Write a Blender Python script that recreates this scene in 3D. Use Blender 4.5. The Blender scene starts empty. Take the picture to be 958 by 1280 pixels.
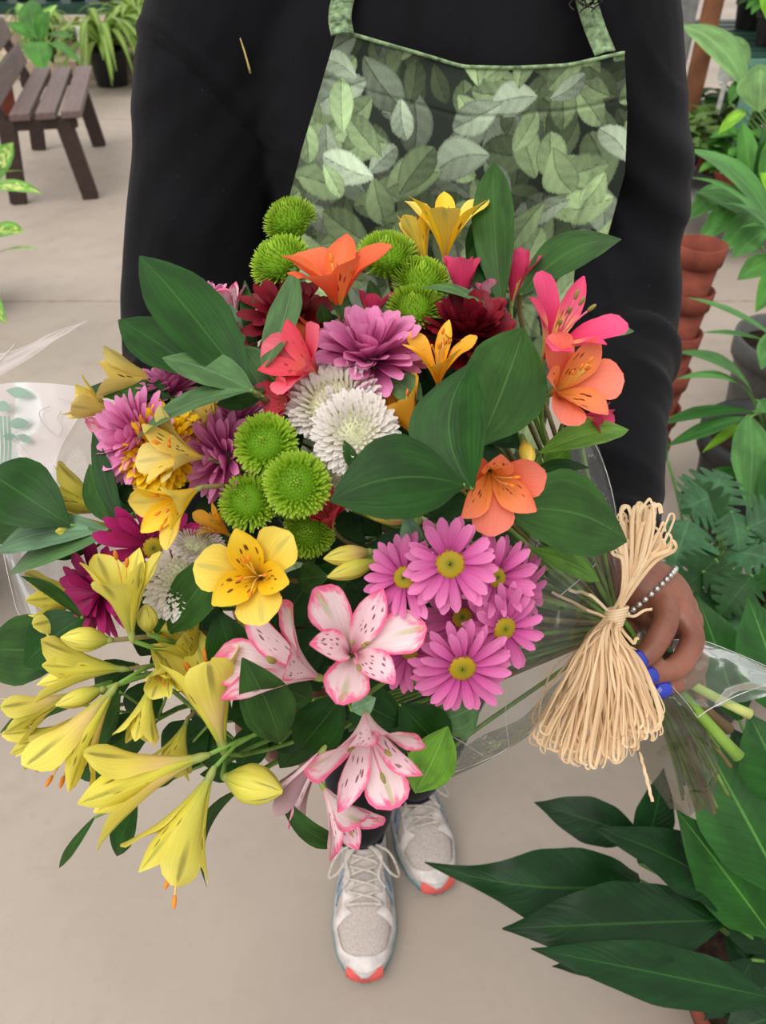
import bpy, math, random
import numpy as np
from mathutils import Vector, Matrix, Quaternion
from mathutils.bvhtree import BVHTree

SC = bpy.context.scene
COL = SC.collection
R = math.radians
# ------------------------------------------------------------------ camera
FP = 960.0                      # focal length in pixels of the 958x1280 frame
CAMZ, PITCH = 1.40, R(40)
cam = bpy.data.cameras.new('camera'); cam_o = bpy.data.objects.new('camera', cam); COL.objects.link(cam_o)
cam.sensor_fit = 'VERTICAL'; cam.sensor_height = 34.6; cam.lens = 34.6 * FP / 1280
cam.clip_start = 0.02; cam.clip_end = 200
cam_o.location = (0, 0, CAMZ); cam_o.rotation_euler = (R(90) - PITCH, 0, 0)
cam.dof.use_dof = True; cam.dof.focus_distance = 0.50; cam.dof.aperture_fstop = 11.5
SC.camera = cam_o
# ------------------------------------------------------------------ light: bright overcast through a greenhouse roof
w = bpy.data.worlds.new('overcast_sky'); SC.world = w; w.use_nodes = True
wt = w.node_tree; wt.nodes.clear()
wo = wt.nodes.new('ShaderNodeOutputWorld'); wb = wt.nodes.new('ShaderNodeBackground')
wc = wt.nodes.new('ShaderNodeTexCoord'); ws = wt.nodes.new('ShaderNodeSeparateXYZ'); wr = wt.nodes.new('ShaderNodeValToRGB')
wt.links.new(wc.outputs['Generated'], ws.inputs[0]); wt.links.new(ws.outputs['Z'], wr.inputs[0])
wr.color_ramp.elements[0].position = 0.0; wr.color_ramp.elements[0].color = (0.52, 0.53, 0.53, 1)
wr.color_ramp.elements[1].position = 0.9; wr.color_ramp.elements[1].color = (1.0, 0.985, 0.965, 1)
wt.links.new(wr.outputs[0], wb.inputs[0]); wb.inputs[1].default_value = 1.12
wt.links.new(wb.outputs[0], wo.inputs[0])
sl = bpy.data.lights.new('sun_through_cloud', 'SUN'); sl.energy = 1.9; sl.angle = R(50); sl.color = (1, 0.97, 0.93)
so = bpy.data.objects.new('sun_through_cloud', sl); COL.objects.link(so); so.location = (-1, -1, 6)
so.rotation_euler = (R(24), R(-20), 0)
SC.view_settings.view_transform = 'Standard'; SC.view_settings.look = 'None'
SC.view_settings.exposure = 0.22; SC.view_settings.gamma = 1.0; SC.view_settings.use_curve_mapping = False

# ------------------------------------------------------------------ helpers: space
RGT = Vector((1, 0, 0)); FWD = Vector((0, math.cos(PITCH), -math.sin(PITCH))); UPV = Vector((0, math.sin(PITCH), math.cos(PITCH)))
CPOS = Vector((0, 0, CAMZ))
def pt(px, py, d):                       # a place in the room seen at (px, py), d metres out
    return CPOS + d * (RGT * ((px - 479) / FP) + FWD - UPV * ((py - 640) / FP))
def cd(r, u, t):                         # direction right / up / towards the photographer
    return (RGT * r + UPV * u - FWD * t).normalized()
def gz(px, py, z):                       # the spot of height z seen at (px, py)
    v = RGT * ((px - 479) / FP) + FWD - UPV * ((py - 640) / FP)
    return CPOS + v * ((z - CAMZ) / v.z)
def DD(px, py): return 0.46 + 3e-7 * ((px - 400) ** 2 + (py - 620) ** 2)
rng = np.random.RandomState(7); random.seed(7)
def rnd(a, b): return float(rng.uniform(a, b))

# ------------------------------------------------------------------ helpers: objects
def tag(o, label, cat, group=None, kind=None):
    if label: o['label'] = label
    if cat: o['category'] = cat
    if group: o['group'] = group
    if kind: o['kind'] = kind
    return o
def empty(name, loc, label, cat, group=None, rot=None):
    o = bpy.data.objects.new(name, None); o.empty_display_size = 0.02; COL.objects.link(o)
    o.rotation_mode = 'QUATERNION'; o.location = loc
    if rot is not None: o.rotation_quaternion = rot
    return tag(o, label, cat, group)
def ob(name, me, m=None, parent=None, mw=None):
    o = bpy.data.objects.new(name, me); COL.objects.link(o)
    if m is not None and not me.materials: me.materials.append(m)
    if parent is not None: o.parent = parent
    if mw is not None: o.matrix_local = mw
    return o
def struct(o):
    o['kind'] = 'structure'; return o
class MB:                                # collects pieces of one mesh
    def __init__(s): s.v = []; s.f = []; s.uv = []; s.n = 0
    def add(s, v, f, uv=None):
        v = np.asarray(v, float).reshape(-1, 3)
        s.v.append(v); s.f += [tuple(i + s.n for i in q) for q in f]
        s.uv.append(np.zeros((len(v), 2)) if uv is None else np.asarray(uv, float).reshape(-1, 2)); s.n += len(v)
        return s
    def grid(s, P, uv=None, close=False):
        nu, nv = P.shape[:2]
        f = []
        for i in range(nu - 1):
            for j in range(nv if close else nv - 1):
                k = (j + 1) % nv
                f.append((i * nv + j, i * nv + k, (i + 1) * nv + k, (i + 1) * nv + j))
        if uv is None:
            a, b = np.meshgrid(np.linspace(0, 1, nu), np.linspace(0, 1, nv), indexing='ij'); uv = np.stack([a, b], -1)
        return s.add(P.reshape(-1, 3), f, uv)
    def box(s, c, size, M=None):
        x, y, z = [q / 2 for q in size]
        v = np.array([(a * x, b * y, e * z) for a in (-1, 1) for b in (-1, 1) for e in (-1, 1)])
        if M is not None: v = v @ np.array(M.to_3x3()).T
        return s.add(v + np.array(c), [(0, 1, 3, 2), (4, 6, 7, 5), (0, 4, 5, 1), (2, 3, 7, 6), (0, 2, 6, 4), (1, 5, 7, 3)])
    def tube(s, pts, r, n=6, cap=True):
        P = np.array([tuple(p) for p in pts], float); m = len(P)
        r = np.broadcast_to(np.asarray(r, float), (m,))
        T = np.gradient(P, axis=0); T /= np.linalg.norm(T, axis=1)[:, None] + 1e-12
        a = np.array([0, 0, 1.0]) if abs(T[0][2]) < .9 else np.array([1.0, 0, 0])
        rings = []
        u = np.cross(T[0], a); u /= np.linalg.norm(u)
        for i in range(m):
            u = u - T[i] * (u @ T[i]); u /= np.linalg.norm(u) + 1e-12
            v = np.cross(T[i], u)
            th = np.linspace(0, 2 * np.pi, n, endpoint=False)
            rings.append(P[i] + r[i] * (np.cos(th)[:, None] * u + np.sin(th)[:, None] * v))
        k = s.n
        s.grid(np.array(rings), close=True)
        if cap:
            s.f.append(tuple(k + i for i in range(n))[::-1]); s.f.append(tuple(k + (m - 1) * n + i for i in range(n)))
        return s
    def ribbon(s, pts, wd, nrm):
        P = np.array([tuple(p) for p in pts], float); T = np.gradient(P, axis=0); T /= np.linalg.norm(T, axis=1)[:, None] + 1e-12
        S = np.cross(T, np.broadcast_to(np.asarray(nrm, float), P.shape)); S /= np.linalg.norm(S, axis=1)[:, None] + 1e-9
        wd = np.broadcast_to(np.asarray(wd, float), (len(P),))[:, None]
        Nn = np.cross(S, T)
        return s.grid(np.stack([P - S * wd, P + Nn * wd * .2, P + S * wd], 1))
    def lathe(s, prof, c=(0, 0, 0), n=20, M=None):
        th = np.linspace(0, 2 * np.pi, n, endpoint=False)
        G = np.array([[(r * math.cos(t), r * math.sin(t), z) for t in th] for r, z in prof])
        if M is not None: G = G @ np.array(M.to_3x3()).T
        return s.grid(G + np.array(c), close=True)
    def ball(s, c, r, n=8, m=6, M=None):
        ph = np.linspace(0, np.pi, m + 1); th = np.linspace(0, 2 * np.pi, n, endpoint=False)
        rr = np.broadcast_to(np.asarray(r, float), (3,))
        G = np.array([[(rr[0] * math.sin(p) * math.cos(t), rr[1] * math.sin(p) * math.sin(t), rr[2] * math.cos(p)) for t in th] for p in ph])
        if M is not None: G = G @ np.array(M.to_3x3()).T
        return s.grid(G + np.array(tuple(c)), close=True)
    def mesh(s, name, smooth=True, m=None):
        me = bpy.data.meshes.new(name)
        V = np.concatenate(s.v); me.from_pydata(V.tolist(), [], s.f)
        U = np.concatenate(s.uv); uvl = me.uv_layers.new(name='UVMap')
        idx = np.empty(len(me.loops), int); me.loops.foreach_get('vertex_index', idx)
        uvl.data.foreach_set('uv', U[idx].ravel())
        if smooth: me.polygons.foreach_set('use_smooth', [True] * len(me.polygons))
        if m is not None: me.materials.append(m)
        me.update()
        return me
def smoothf(xs, ys, t):
    f = np.linspace(0, 1, 201); y = np.interp(f, xs, ys); k = np.ones(19) / 19
    yp = np.concatenate([np.full(9, y[0]), y, np.full(9, y[-1])]); ys2 = np.convolve(yp, k, 'valid')
    ys2[-8:] = np.minimum(ys2[-8:], y[-8:] * .6 + ys2[-8:] * .4)
    return np.interp(t, f, ys2)
def bez(pts, n=12):
    pts = [np.array(tuple(p), float) for p in pts]; t = np.linspace(0, 1, n)[:, None]; m = len(pts) - 1
    return sum(math.comb(m, i) * (1 - t) ** (m - i) * t ** i * p for i, p in enumerate(pts))
def spline(pts, n=6):                    # catmull-rom through points
    P = [np.array(tuple(p), float) for p in pts]; P = [2 * P[0] - P[1]] + P + [2 * P[-1] - P[-2]]
    out = []
    for i in range(1, len(P) - 2):
        for t in np.linspace(0, 1, n, endpoint=False):
            a, b, c, d = P[i - 1:i + 3]
            out.append(.5 * (2 * b + (c - a) * t + (2 * a - 5 * b + 4 * c - d) * t * t + (3 * b - a - 3 * c + d) * t ** 3))
    return np.array(out + [P[-2]])
def patch(ctrl, n=6):                    # smooth sheet through a lattice of points
    A = np.array([[tuple(p) for p in row] for row in ctrl], float)
    rows = np.array([spline(r, n) for r in A])
    return np.array([spline(rows[:, j], n) for j in range(rows.shape[1])]).transpose(1, 0, 2)

# ------------------------------------------------------------------ helpers: materials
def lin(c):
    c = [x / 255 for x in c[:3]]
    return tuple(x / 12.92 if x <= .04045 else ((x + .055) / 1.055) ** 2.4 for x in c) + (1,)
MATS = {}
class NT:
    def __init__(s, name):
        s.m = bpy.data.materials.new(name); s.m.use_nodes = True; s.t = s.m.node_tree; s.t.nodes.clear()
        s.out = s.n('OutputMaterial')
    def n(s, kind, **kw):
        nd = s.t.nodes.new('ShaderNode' + kind)
        for k, v in kw.items(): setattr(nd, k, v)
        return nd
    def l(s, a, b): s.t.links.new(a, b)
    def put(s, sock, v):
        if hasattr(v, 'is_linked') or isinstance(v, bpy.types.NodeSocket): s.l(v, sock)
        else: sock.default_value = v
    def math(s, op, a, b=0.0, c=None):
        nd = s.n('Math', operation=op); s.put(nd.inputs[0], a); s.put(nd.inputs[1], b)
        if c is not None: s.put(nd.inputs[2], c)
        return nd.outputs[0]
    def ramp(s, fac, stops, interp='LINEAR'):
        nd = s.n('ValToRGB'); cr = nd.color_ramp; cr.interpolation = interp
        while len(cr.elements) < len(stops): cr.elements.new(.5)
        for e, (p, c) in zip(cr.elements, stops): e.position = p; e.color = c if len(c) == 4 and max(c) <= 1 else lin(c)
        s.put(nd.inputs[0], fac); return nd.outputs[0]
    def mix(s, fac, a, b, blend='MIX'):
        nd = s.n('Mix', data_type='RGBA', blend_type=blend)
        s.put(nd.inputs[0], fac); s.put(nd.inputs[6], a); s.put(nd.inputs[7], b); return nd.outputs[2]
    def range(s, v, a, b, c=0.0, d=1.0):
        nd = s.n('MapRange', interpolation_type='SMOOTHSTEP'); s.put(nd.inputs[0], v)
        for i, q in enumerate((a, b, c, d)): nd.inputs[i + 1].default_value = q
        return nd.outputs[0]
    def noise(s, vec, scale, detail=2, rough=.5):
        nd = s.n('TexNoise'); nd.inputs['Scale'].default_value = scale; nd.inputs['Detail'].default_value = detail
        nd.inputs['Roughness'].default_value = rough
        if vec is not None: s.l(vec, nd.inputs['Vector'])
        return nd.outputs[0]
    def vec(s, x, y, z=0.0):
        nd = s.n('CombineXYZ'); s.put(nd.inputs[0], x); s.put(nd.inputs[1], y); s.put(nd.inputs[2], z); return nd.outputs[0]
    def uv(s):
        c = s.n('TexCoord'); sp = s.n('SeparateXYZ'); s.l(c.outputs['UV'], sp.inputs[0]); return sp.outputs[0], sp.outputs[1]
    def obj(s): return s.n('TexCoord').outputs['Object']
    def rand(s): return s.n('ObjectInfo').outputs['Random']
    def finish(s, col, rough=.5, spec=.4, trans=0.0, tcol=None, bump=None, bstr=.3, bdist=.001, **kw):
        p = s.n('BsdfPrincipled'); s.put(p.inputs['Base Color'], col); s.put(p.inputs['Roughness'], rough)
        p.inputs['Specular IOR Level'].default_value = spec
        for k, v in kw.items(): s.put(p.inputs[k.replace('_', ' ')], v)
        if bump is not None:
            b = s.n('Bump'); b.inputs['Strength'].default_value = bstr; b.inputs['Distance'].default_value = bdist
            s.l(bump, b.inputs['Height']); s.l(b.outputs[0], p.inputs['Normal'])
        sh = p.outputs[0]
        if trans > 0:
            t = s.n('BsdfTranslucent'); s.put(t.inputs[0], tcol if tcol is not None else col)
            mx = s.n('MixShader'); mx.inputs[0].default_value = trans; s.l(sh, mx.inputs[1]); s.l(t.outputs[0], mx.inputs[2]); sh = mx.outputs[0]
        s.l(sh, s.out.inputs[0]); return s.m
def plain(name, col, rough=.5, spec=.4, var=.12, nscale=30, bump=0.0, trans=0.0, **kw):
    if name in MATS: return MATS[name]
    t = NT(name); nz = t.noise(t.obj(), nscale, 3)
    c2 = [max(0, min(255, x * (1 + var))) for x in col]; c1 = [x * (1 - var) for x in col]
    c = t.ramp(nz, [(.3, tuple(c1)), (.7, tuple(c2))])
    MATS[name] = t.finish(c, rough, spec, trans, bump=nz if bump else None, bstr=bump, bdist=.002, **kw)
    return MATS[name]
def petal_mat(name, stops, streak=None, sr=(.3, .75), sw=.5, sden=(7, 13), gtip=None, edge=None, er=(.30, .46), trans=.22, rough=.5, vein=.12, var=.10):
    """colour along the petal (u), fine veins, optional dashes, green keel near the tip and a coloured rim"""
    if name in MATS: return MATS[name]
    t = NT(name); u, v = t.uv(); rd = t.rand()
    av = t.math('ABSOLUTE', t.math('SUBTRACT', v, .5))
    c = t.ramp(u, stops)
    if edge:
        nz = t.noise(t.vec(t.math('MULTIPLY', u, 5), t.math('MULTIPLY', v, 5), t.math('MULTIPLY', rd, 40)), 1.5, 2)
        e = t.math('MAXIMUM', t.range(t.math('ADD', av, t.math('MULTIPLY', t.math('SUBTRACT', nz, .5), .3)), er[0], er[1]),
                   t.range(t.math('ADD', u, t.math('MULTIPLY', t.math('SUBTRACT', nz, .5), .4)), .80, .97))
        e = t.math('MULTIPLY', e, t.range(u, .25, .55)); c = t.mix(e, c, lin(edge))
    if gtip:
        g = t.math('MULTIPLY', t.range(t.math('ADD', av, t.math('MULTIPLY', t.math('SUBTRACT', t.noise(t.vec(t.math('MULTIPLY', u, 2), t.math('MULTIPLY', v, 26), rd), 1.0, 2), .5), .14)), .11, .03), t.math('MULTIPLY', t.range(u, .50, .80), t.range(u, 1.0, .93))); g = t.math('MULTIPLY', g, .6); c = t.mix(g, c, lin(gtip))
    veins = t.noise(t.vec(t.math('MULTIPLY', u, 1.5), t.math('MULTIPLY', v, 22), t.math('MULTIPLY', rd, 9)), 1.0, 3)
    c = t.mix(t.range(veins, .35, .65, 0, vein), c, t.mix(1.0, c, (.45, .38, .40, 1), 'MULTIPLY'))
    if streak:
        vo = t.n('TexVoronoi', feature='F1'); vo.inputs['Scale'].default_value = 1.0
        t.l(t.vec(t.math('MULTIPLY', u, sden[0]), t.math('MULTIPLY', v, sden[1]), t.math('MULTIPLY', rd, 77)), vo.inputs['Vector'])
        sk = t.range(vo.outputs['Distance'], .34, .22)
        sk = t.math('MULTIPLY', sk, t.math('MULTIPLY', t.range(u, sr[0], sr[0] + .08), t.range(u, sr[1], sr[1] - .08)))
        sk = t.math('MULTIPLY', sk, t.range(av, .38, .30)); c = t.mix(t.math('MULTIPLY', sk, sw), c, lin(streak))
    h = t.n('HueSaturation'); t.l(c, h.inputs['Color']); t.l(t.math('ADD', t.math('MULTIPLY', rd, 2 * var), 1 - var), h.inputs['Value'])
    MATS[name] = t.finish(h.outputs[0], rough, .3, trans, bump=veins, bstr=.35, bdist=.0006); return MATS[name]
def leaf_mat(name, col, rib, rough=.38, vscale=30, trans=.12, spec=.16, rw=.02, mottled=None, var=.14, herring=0, bstr=.3):
    if name in MATS: return MATS[name]
    t = NT(name); u, v = t.uv(); rd = t.rand()
    av = t.math('ABSOLUTE', t.math('SUBTRACT', v, .5))
    vv = t.math('MULTIPLY', v, vscale) if not herring else t.math('MULTIPLY', t.math('SUBTRACT', u, t.math('MULTIPLY', av, .45)), herring)
    vn = t.noise(t.vec(t.math('MULTIPLY', u, 1.2) if not herring else t.math('MULTIPLY', v, 1.0), vv, t.math('MULTIPLY', rd, 31)), 1.0, 2)
    big = t.noise(t.vec(t.math('MULTIPLY', u, 3), t.math('MULTIPLY', v, 3), t.math('MULTIPLY', rd, 11)), 1.0, 3)
    c = t.mix(t.range(big, .3, .7), lin([x * (1 - var) for x in col]), lin([x * (1 + var) for x in col]))
    c = t.mix(t.range(vn, .4, .62, 0, .35), c, lin([x * .8 for x in col]))
    if mottled:
        mt = t.noise(t.vec(t.math('MULTIPLY', u, 9), t.math('MULTIPLY', v, 6), t.math('MULTIPLY', rd, 5)), 1.3, 4)
        mm = t.math('MULTIPLY', t.range(mt, .46, .6), t.range(av, .42, .22)); c = t.mix(mm, c, lin(mottled))
    c = t.mix(t.math('MULTIPLY', t.range(av, rw, rw * .3), .8), c, lin(rib))
    h = t.n('HueSaturation'); t.l(c, h.inputs['Color']); t.l(t.math('ADD', t.math('MULTIPLY', rd, .3), .85), h.inputs['Value'])
    MATS[name] = t.finish(h.outputs[0], rough, spec, trans, tcol=t.mix(1.0, h.outputs[0], (1, 1, .55, 1), 'MULTIPLY'), bump=vn, bstr=bstr, bdist=.001); return MATS[name]
# ================================================================== THE SETTING
def m_floor():
    t = NT('concrete_floor'); o = t.obj()
    a = t.noise(o, 1.1, 5, .6); b = t.noise(o, 9, 5, .65); c = t.noise(o, 60, 2)
    col = t.ramp(a, [(.30, (147, 134, 122)), (.52, (160, 147, 135)), (.75, (171, 159, 147))])
    col = t.mix(t.range(b, .48, .75, 0, .35), col, lin((140, 127, 116)))
    col = t.mix(t.range(c, .60, .78, 0, .25), col, lin((140, 126, 113)))
    sp = t.n('TexVoronoi'); sp.inputs['Scale'].default_value = 3.2; t.l(o, sp.inputs['Vector'])
    col = t.mix(t.range(sp.outputs['Distance'], .035, .015, 0, .55), col, lin((105, 92, 80)))
    return t.finish(col, t.ramp(b, [(.3, (.55, .55, .55, 1)), (.7, (.7, .7, .7, 1))]), .35, bump=c, bstr=.12, bdist=.003)
MB().grid(np.array([[(x, y, 0) for y in np.linspace(-4, 15, 20)] for x in np.linspace(-9, 9, 19)]))
fl = struct(ob('floor', MB().grid(np.array([[(x, y, 0) for y in np.linspace(-4, 15, 20)] for x in np.linspace(9, -9, 19)])).mesh('floor', False), m_floor()))
jm = plain('joint_filler', (150, 135, 122), .9, .1)
for nm, y in (('joint', 3.05), ('joint', 6.1)):
    ob(nm, MB().box((0, y, .0006), (18, .012, .0012)).mesh('joint', False), jm, fl)

GALV = plain('galvanised_steel', (150, 152, 150), .45, .5, .1)
roof = struct(ob('ceiling', MB().box((0, 5.5, 3.55), (18, .06, .10)).mesh('ridge', False), GALV))
for x in np.linspace(-8.5, 8.5, 7): ob('rafter', MB().box((x, 5.5, 3.48), (.05, 19, .08)).mesh('rafter', False), GALV, roof)
for y in np.linspace(-3.5, 14.5, 5): ob('purlin', MB().box((0, y, 3.42), (18, .04, .05)).mesh('purlin', False), GALV, roof)
# ================================================================== THE PERSON
PX, PY = .03, .86
skin = None
def m_skin():
    t = NT('dark_brown_skin'); o = t.obj(); a = t.noise(o, 18, 4); b = t.noise(o, 260, 2)
    col = t.ramp(a, [(.3, (112, 66, 50)), (.7, (150, 94, 74))]); col = t.mix(t.range(b, .5, .75, 0, .3), col, lin((96, 56, 42)))
    return t.finish(col, .42, .45, bump=b, bstr=.12, bdist=.0008, Subsurface_Weight=.08, Subsurface_Radius=(.01, .004, .002))
def m_cloth(name, c, sc=900, sheen=.25):
    t = NT(name); o = t.obj(); a = t.noise(o, sc, 2); b = t.noise(o, 14, 4)
    col = t.mix(t.range(b, .3, .7), lin([x * .8 for x in c]), lin([x * 1.2 for x in c]))
    vo = t.n('TexVoronoi'); vo.inputs['Scale'].default_value = 55; t.l(o, vo.inputs['Vector'])
    col = t.mix(t.range(vo.outputs['Distance'], .05, .02, 0, .35), col, lin((70, 68, 72)))
    return t.finish(col, .88, .10, bump=a, bstr=.35, bdist=.0012, Sheen_Weight=sheen, Sheen_Roughness=.5)
def limb(mb, pts, rad, n=18, k=6):
    P = spline(pts, k); rr = spline([(r, 0, 0) for r in rad], k)[:, 0]
    mb.tube(P, rr, n); mb.ball(P[0], rr[0], n, 10); mb.ball(P[-1], rr[-1], n, 10)
def evalmesh(me, mods, name):
    o = bpy.data.objects.new('tmp', me); COL.objects.link(o)
    for typ, kw in mods:
        md = o.modifiers.new(typ, typ)
        for k, v in kw.items(): setattr(md, k, v)
    dg = bpy.context.evaluated_depsgraph_get(); r = bpy.data.meshes.new_from_object(o.evaluated_get(dg)); r.name = name
    bpy.data.objects.remove(o); r.polygons.foreach_set('use_smooth', [True] * len(r.polygons)); return r
def verts(me):
    a = np.empty(len(me.vertices) * 3); me.vertices.foreach_get('co', a); return a.reshape(-1, 3)
def norms(me):
    a = np.empty(len(me.vertices) * 3); me.vertex_normals.foreach_get('vector', a); return a.reshape(-1, 3)
def setv(me, a): me.vertices.foreach_set('co', a.ravel()); me.update()

SHR, ELR, CUR, WRR = (.190, .870, 1.30), (.248, .745, 1.045), (.196, .482, .970), (.202, .450, .952)      # her left arm
SHL, ELL, CUL, WRL = (-.130, .855, 1.30), (-.207, .745, 1.025), (-.135, .53, .920), (-.115, .485, .905)  # her right arm
person = empty('person', (.02, .80, 0), 'person in black sweatshirt and green leaf-print apron holding the flower bouquet', 'person')
PO = np.array((.02, .80, 0))
def pchild(name, me, m, par=None):
    """mesh given in room coordinates, becomes a child standing where it is"""
    V = verts(me); setv(me, V - PO); return ob(name, me, m, par or person)

# ---- body: one continuous surface (head, trunk, arms, hands with five fingers, legs)
def torso(mb, grow=0.0, top=True):
    st = [(.66, .150, .115, .875), (.78, .168, .125, .872), (.92, .160, .120, .868), (1.02, .158, .118, .864), (1.12, .168, .126, .860), (1.20, .175, .130, .860),
          (1.27, .176, .118, .863), (1.32, .150, .096, .868), (1.36, .105, .078, .872), (1.385, .07, .066, .875)]
    S = spline([(s[0], s[1] + grow, s[2] + grow) for s in st], 5); cy = spline([(s[3], 0, 0) for s in st], 5)[:, 0]
    th = np.linspace(0, 2 * np.pi, 48, endpoint=False)
    c, sn = np.cos(th), np.sin(th)
    G = []
    for (z, a, b), y in zip(S, cy):
        x = np.sign(c) * np.abs(c) ** .85 * a; yy = np.sign(sn) * np.abs(sn) ** .85 * b
        bust = .022 * math.exp(-((z - 1.17) / .075) ** 2) * (np.exp(-((x - .075) / .06) ** 2) + np.exp(-((x + .075) / .06) ** 2)) * (sn < 0)
        G.append(np.stack([PX + x, y + yy - bust, np.full_like(x, z)], 1))
    k = mb.n; mb.grid(np.array(G), close=True); n = 48
    mb.f.append(tuple(k + i for i in range(n))[::-1]); mb.f.append(tuple(k + (len(G) - 1) * n + i for i in range(n)))
b = MB(); torso(b, -.022)
hc = Vector((PX + .005, .875, 1.565))
b.ball(hc, (.072, .092, .112), 24, 18); b.ball(hc + Vector((0, -.02, -.06)), (.056, .07, .062), 20, 14)
limb(b, [(PX, .885, 1.34), (PX + .003, .875, 1.44), (PX + .004, .87, 1.50)], [.062, .052, .052])
b.ball(hc + Vector((0, -.098, -.015)), (.017, .018, .026), 12, 10); b.ball(hc + Vector((0, -.088, -.058)), (.026, .012, .010), 12, 8)
for s in (-1, 1):
    b.ball(hc + Vector((s * .072, .01, -.01)), (.010, .018, .030), 12, 10); b.ball(hc + Vector((s * .03, -.083, .022)), (.022, .012, .008), 10, 8)
limb(b, [SHR, ELR, CUR, WRR], [.050, .040, .029, .024]); limb(b, [SHL, ELL, CUL, WRL], [.050, .040, .033, .027])
AN1, AN2 = (-.037, .685, .10), (.056, .775, .10)
limb(b, [(-.05, .865, .80), (-.045, .80, .47), AN1], [.075, .052, .032]); limb(b, [(.11, .87, .80), (.105, .81, .47), AN2], [.075, .052, .032])
for an, yaw in ((AN1, 0.02), (AN2, .22)):
    limb(b, [an, (an[0] + math.sin(yaw) * .04, an[1] - .035, .050), (an[0] + math.sin(yaw) * .11, an[1] - .105, .034)], [.030, .020, .012])
# her left hand closed round the stems
P_ = lambda x, y, d: tuple(pt(x, y, d))
limb(b, [WRR, P_(820, 748, .628), P_(834, 768, .638)], [.026, .028, .024])
b.ball(P_(834, 766, .640), (.026, .022, .026), 18, 12); b.ball(P_(846, 780, .648), (.022, .018, .024), 18, 12)
FIN = [([(824, 748, .610), (833, 776, .588), (814, 812, .576), (797, 827, .572)], [.0115, .0100, .0094, .0078]),
       ([(846, 762, .614), (866, 797, .600), (848, 832, .584), (812, 845, .578)], [.0112, .0098, .0092, .0078]),
       ([(856, 780, .624), (872, 822, .614), (858, 848, .596), (828, 860, .586)], [.0108, .0094, .0088, .0072]),
       ([(856, 794, .634), (866, 830, .622), (870, 852, .610), (876, 870, .606)], [.0098, .0084, .0078, .0062])]
for q, r in FIN: limb(b, [P_(*a) for a in q], r, 14)
limb(b, [P_(808, 748, .632), P_(790, 765, .640), P_(776, 792, .632), P_(770, 815, .612)], [.017, .014, .012, .009], 14)
# her right hand open under the flowers
limb(b, [WRL, (-.098, 0.455, .888), (-.082, 0.420, .880)], [.026, .030, .030]); b.ball((-.085, 0.420, .878), (.040, .042, .020), 18, 12)
FIN2 = [([(-.062, 0.395, .880), (-.045, 0.360, .878), (-.036, 0.340, .888), (-.032, 0.331, .900)], [.011, .0105, .0095, .008]),
        ([(-.078, 0.387, .880), (-.066, 0.347, .876), (-.058, 0.325, .888), (-.054, 0.317, .902)], [.011, .0105, .0095, .008]),
        ([(-.094, 0.388, .880), (-.088, 0.350, .876), (-.082, 0.329, .886), (-.078, 0.321, .900)], [.011, .010, .009, .008]),
        ([(-.110, 0.397, .880), (-.110, 0.365, .877), (-.106, 0.347, .886), (-.102, 0.339, .898)], [.010, .009, .0085, .0075])]
for q, r in FIN2: limb(b, q, r, 14)
limb(b, [(-.062, 0.435, .885), (-.035, 0.410, .890), (-.022, 0.380, .902)], [.014, .012, .009], 14)
body_me = evalmesh(b.mesh('body'), [('REMESH', dict(mode='VOXEL', voxel_size=.0026)), ('SMOOTH', dict(iterations=4, factor=.5))], 'body')
pchild('body', body_me, m_skin())
# nails, bracelet
nm = plain('cobalt_nail_polish', (22, 44, 158), .12, .6, .08)
for (a, c) in (((806, 821, .5655), (790, 830, .566)), ((820, 841, .570), (804, 848, .569)), ((836, 856, .578), (820, 866, .576))):
    A, C = pt(*a), pt(*c); ax = (C - A); L = ax.length; ax.normalize(); nr = (cd(.1, .5, .85) - ax * cd(.1, .5, .85).dot(ax)).normalized(); sd = nr.cross(ax)
    u = np.linspace(0, 1, 9); G = []
    for t in u:
        w_ = .0062 * (1 - max(0, (t - .65) / .35) ** 2 * .75) * (min(1, .55 + t * 3))
        G.append([tuple(A + ax * L * 1.15 * t + sd * w_ * v + nr * (.0025 * (1 - v * v) + .0015 * math.sin(t * 3.1))) for v in (-1, -.6, 0, .6, 1)])
    me = evalmesh(MB().grid(np.array(G)).mesh('nail'), [('SOLIDIFY', dict(thickness=.0012))], 'nail'); o = pchild('nail', me, nm); o['label'] = 'cobalt blue painted fingernail'
bm_ = plain('silver_beads', (190, 186, 180), .22, .6, .2, Metallic=.8)
br = MB(); c0 = np.array(pt(806, 745, .620)); ax = (Vector(WRR) - Vector(P_(838, 775, .622))).normalized(); e1 = ax.orthogonal().normalized(); e2 = ax.cross(e1)
for k in range(34):
    a = k / 34 * 2 * math.pi; br.ball(c0 + np.array(e1 * math.cos(a) + e2 * math.sin(a)) * .0325, .0026, 8, 6)
o = pchild('bracelet', br.mesh('bracelet'), bm_); o['label'] = 'thin silver bead bracelet on the wrist'

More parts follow.
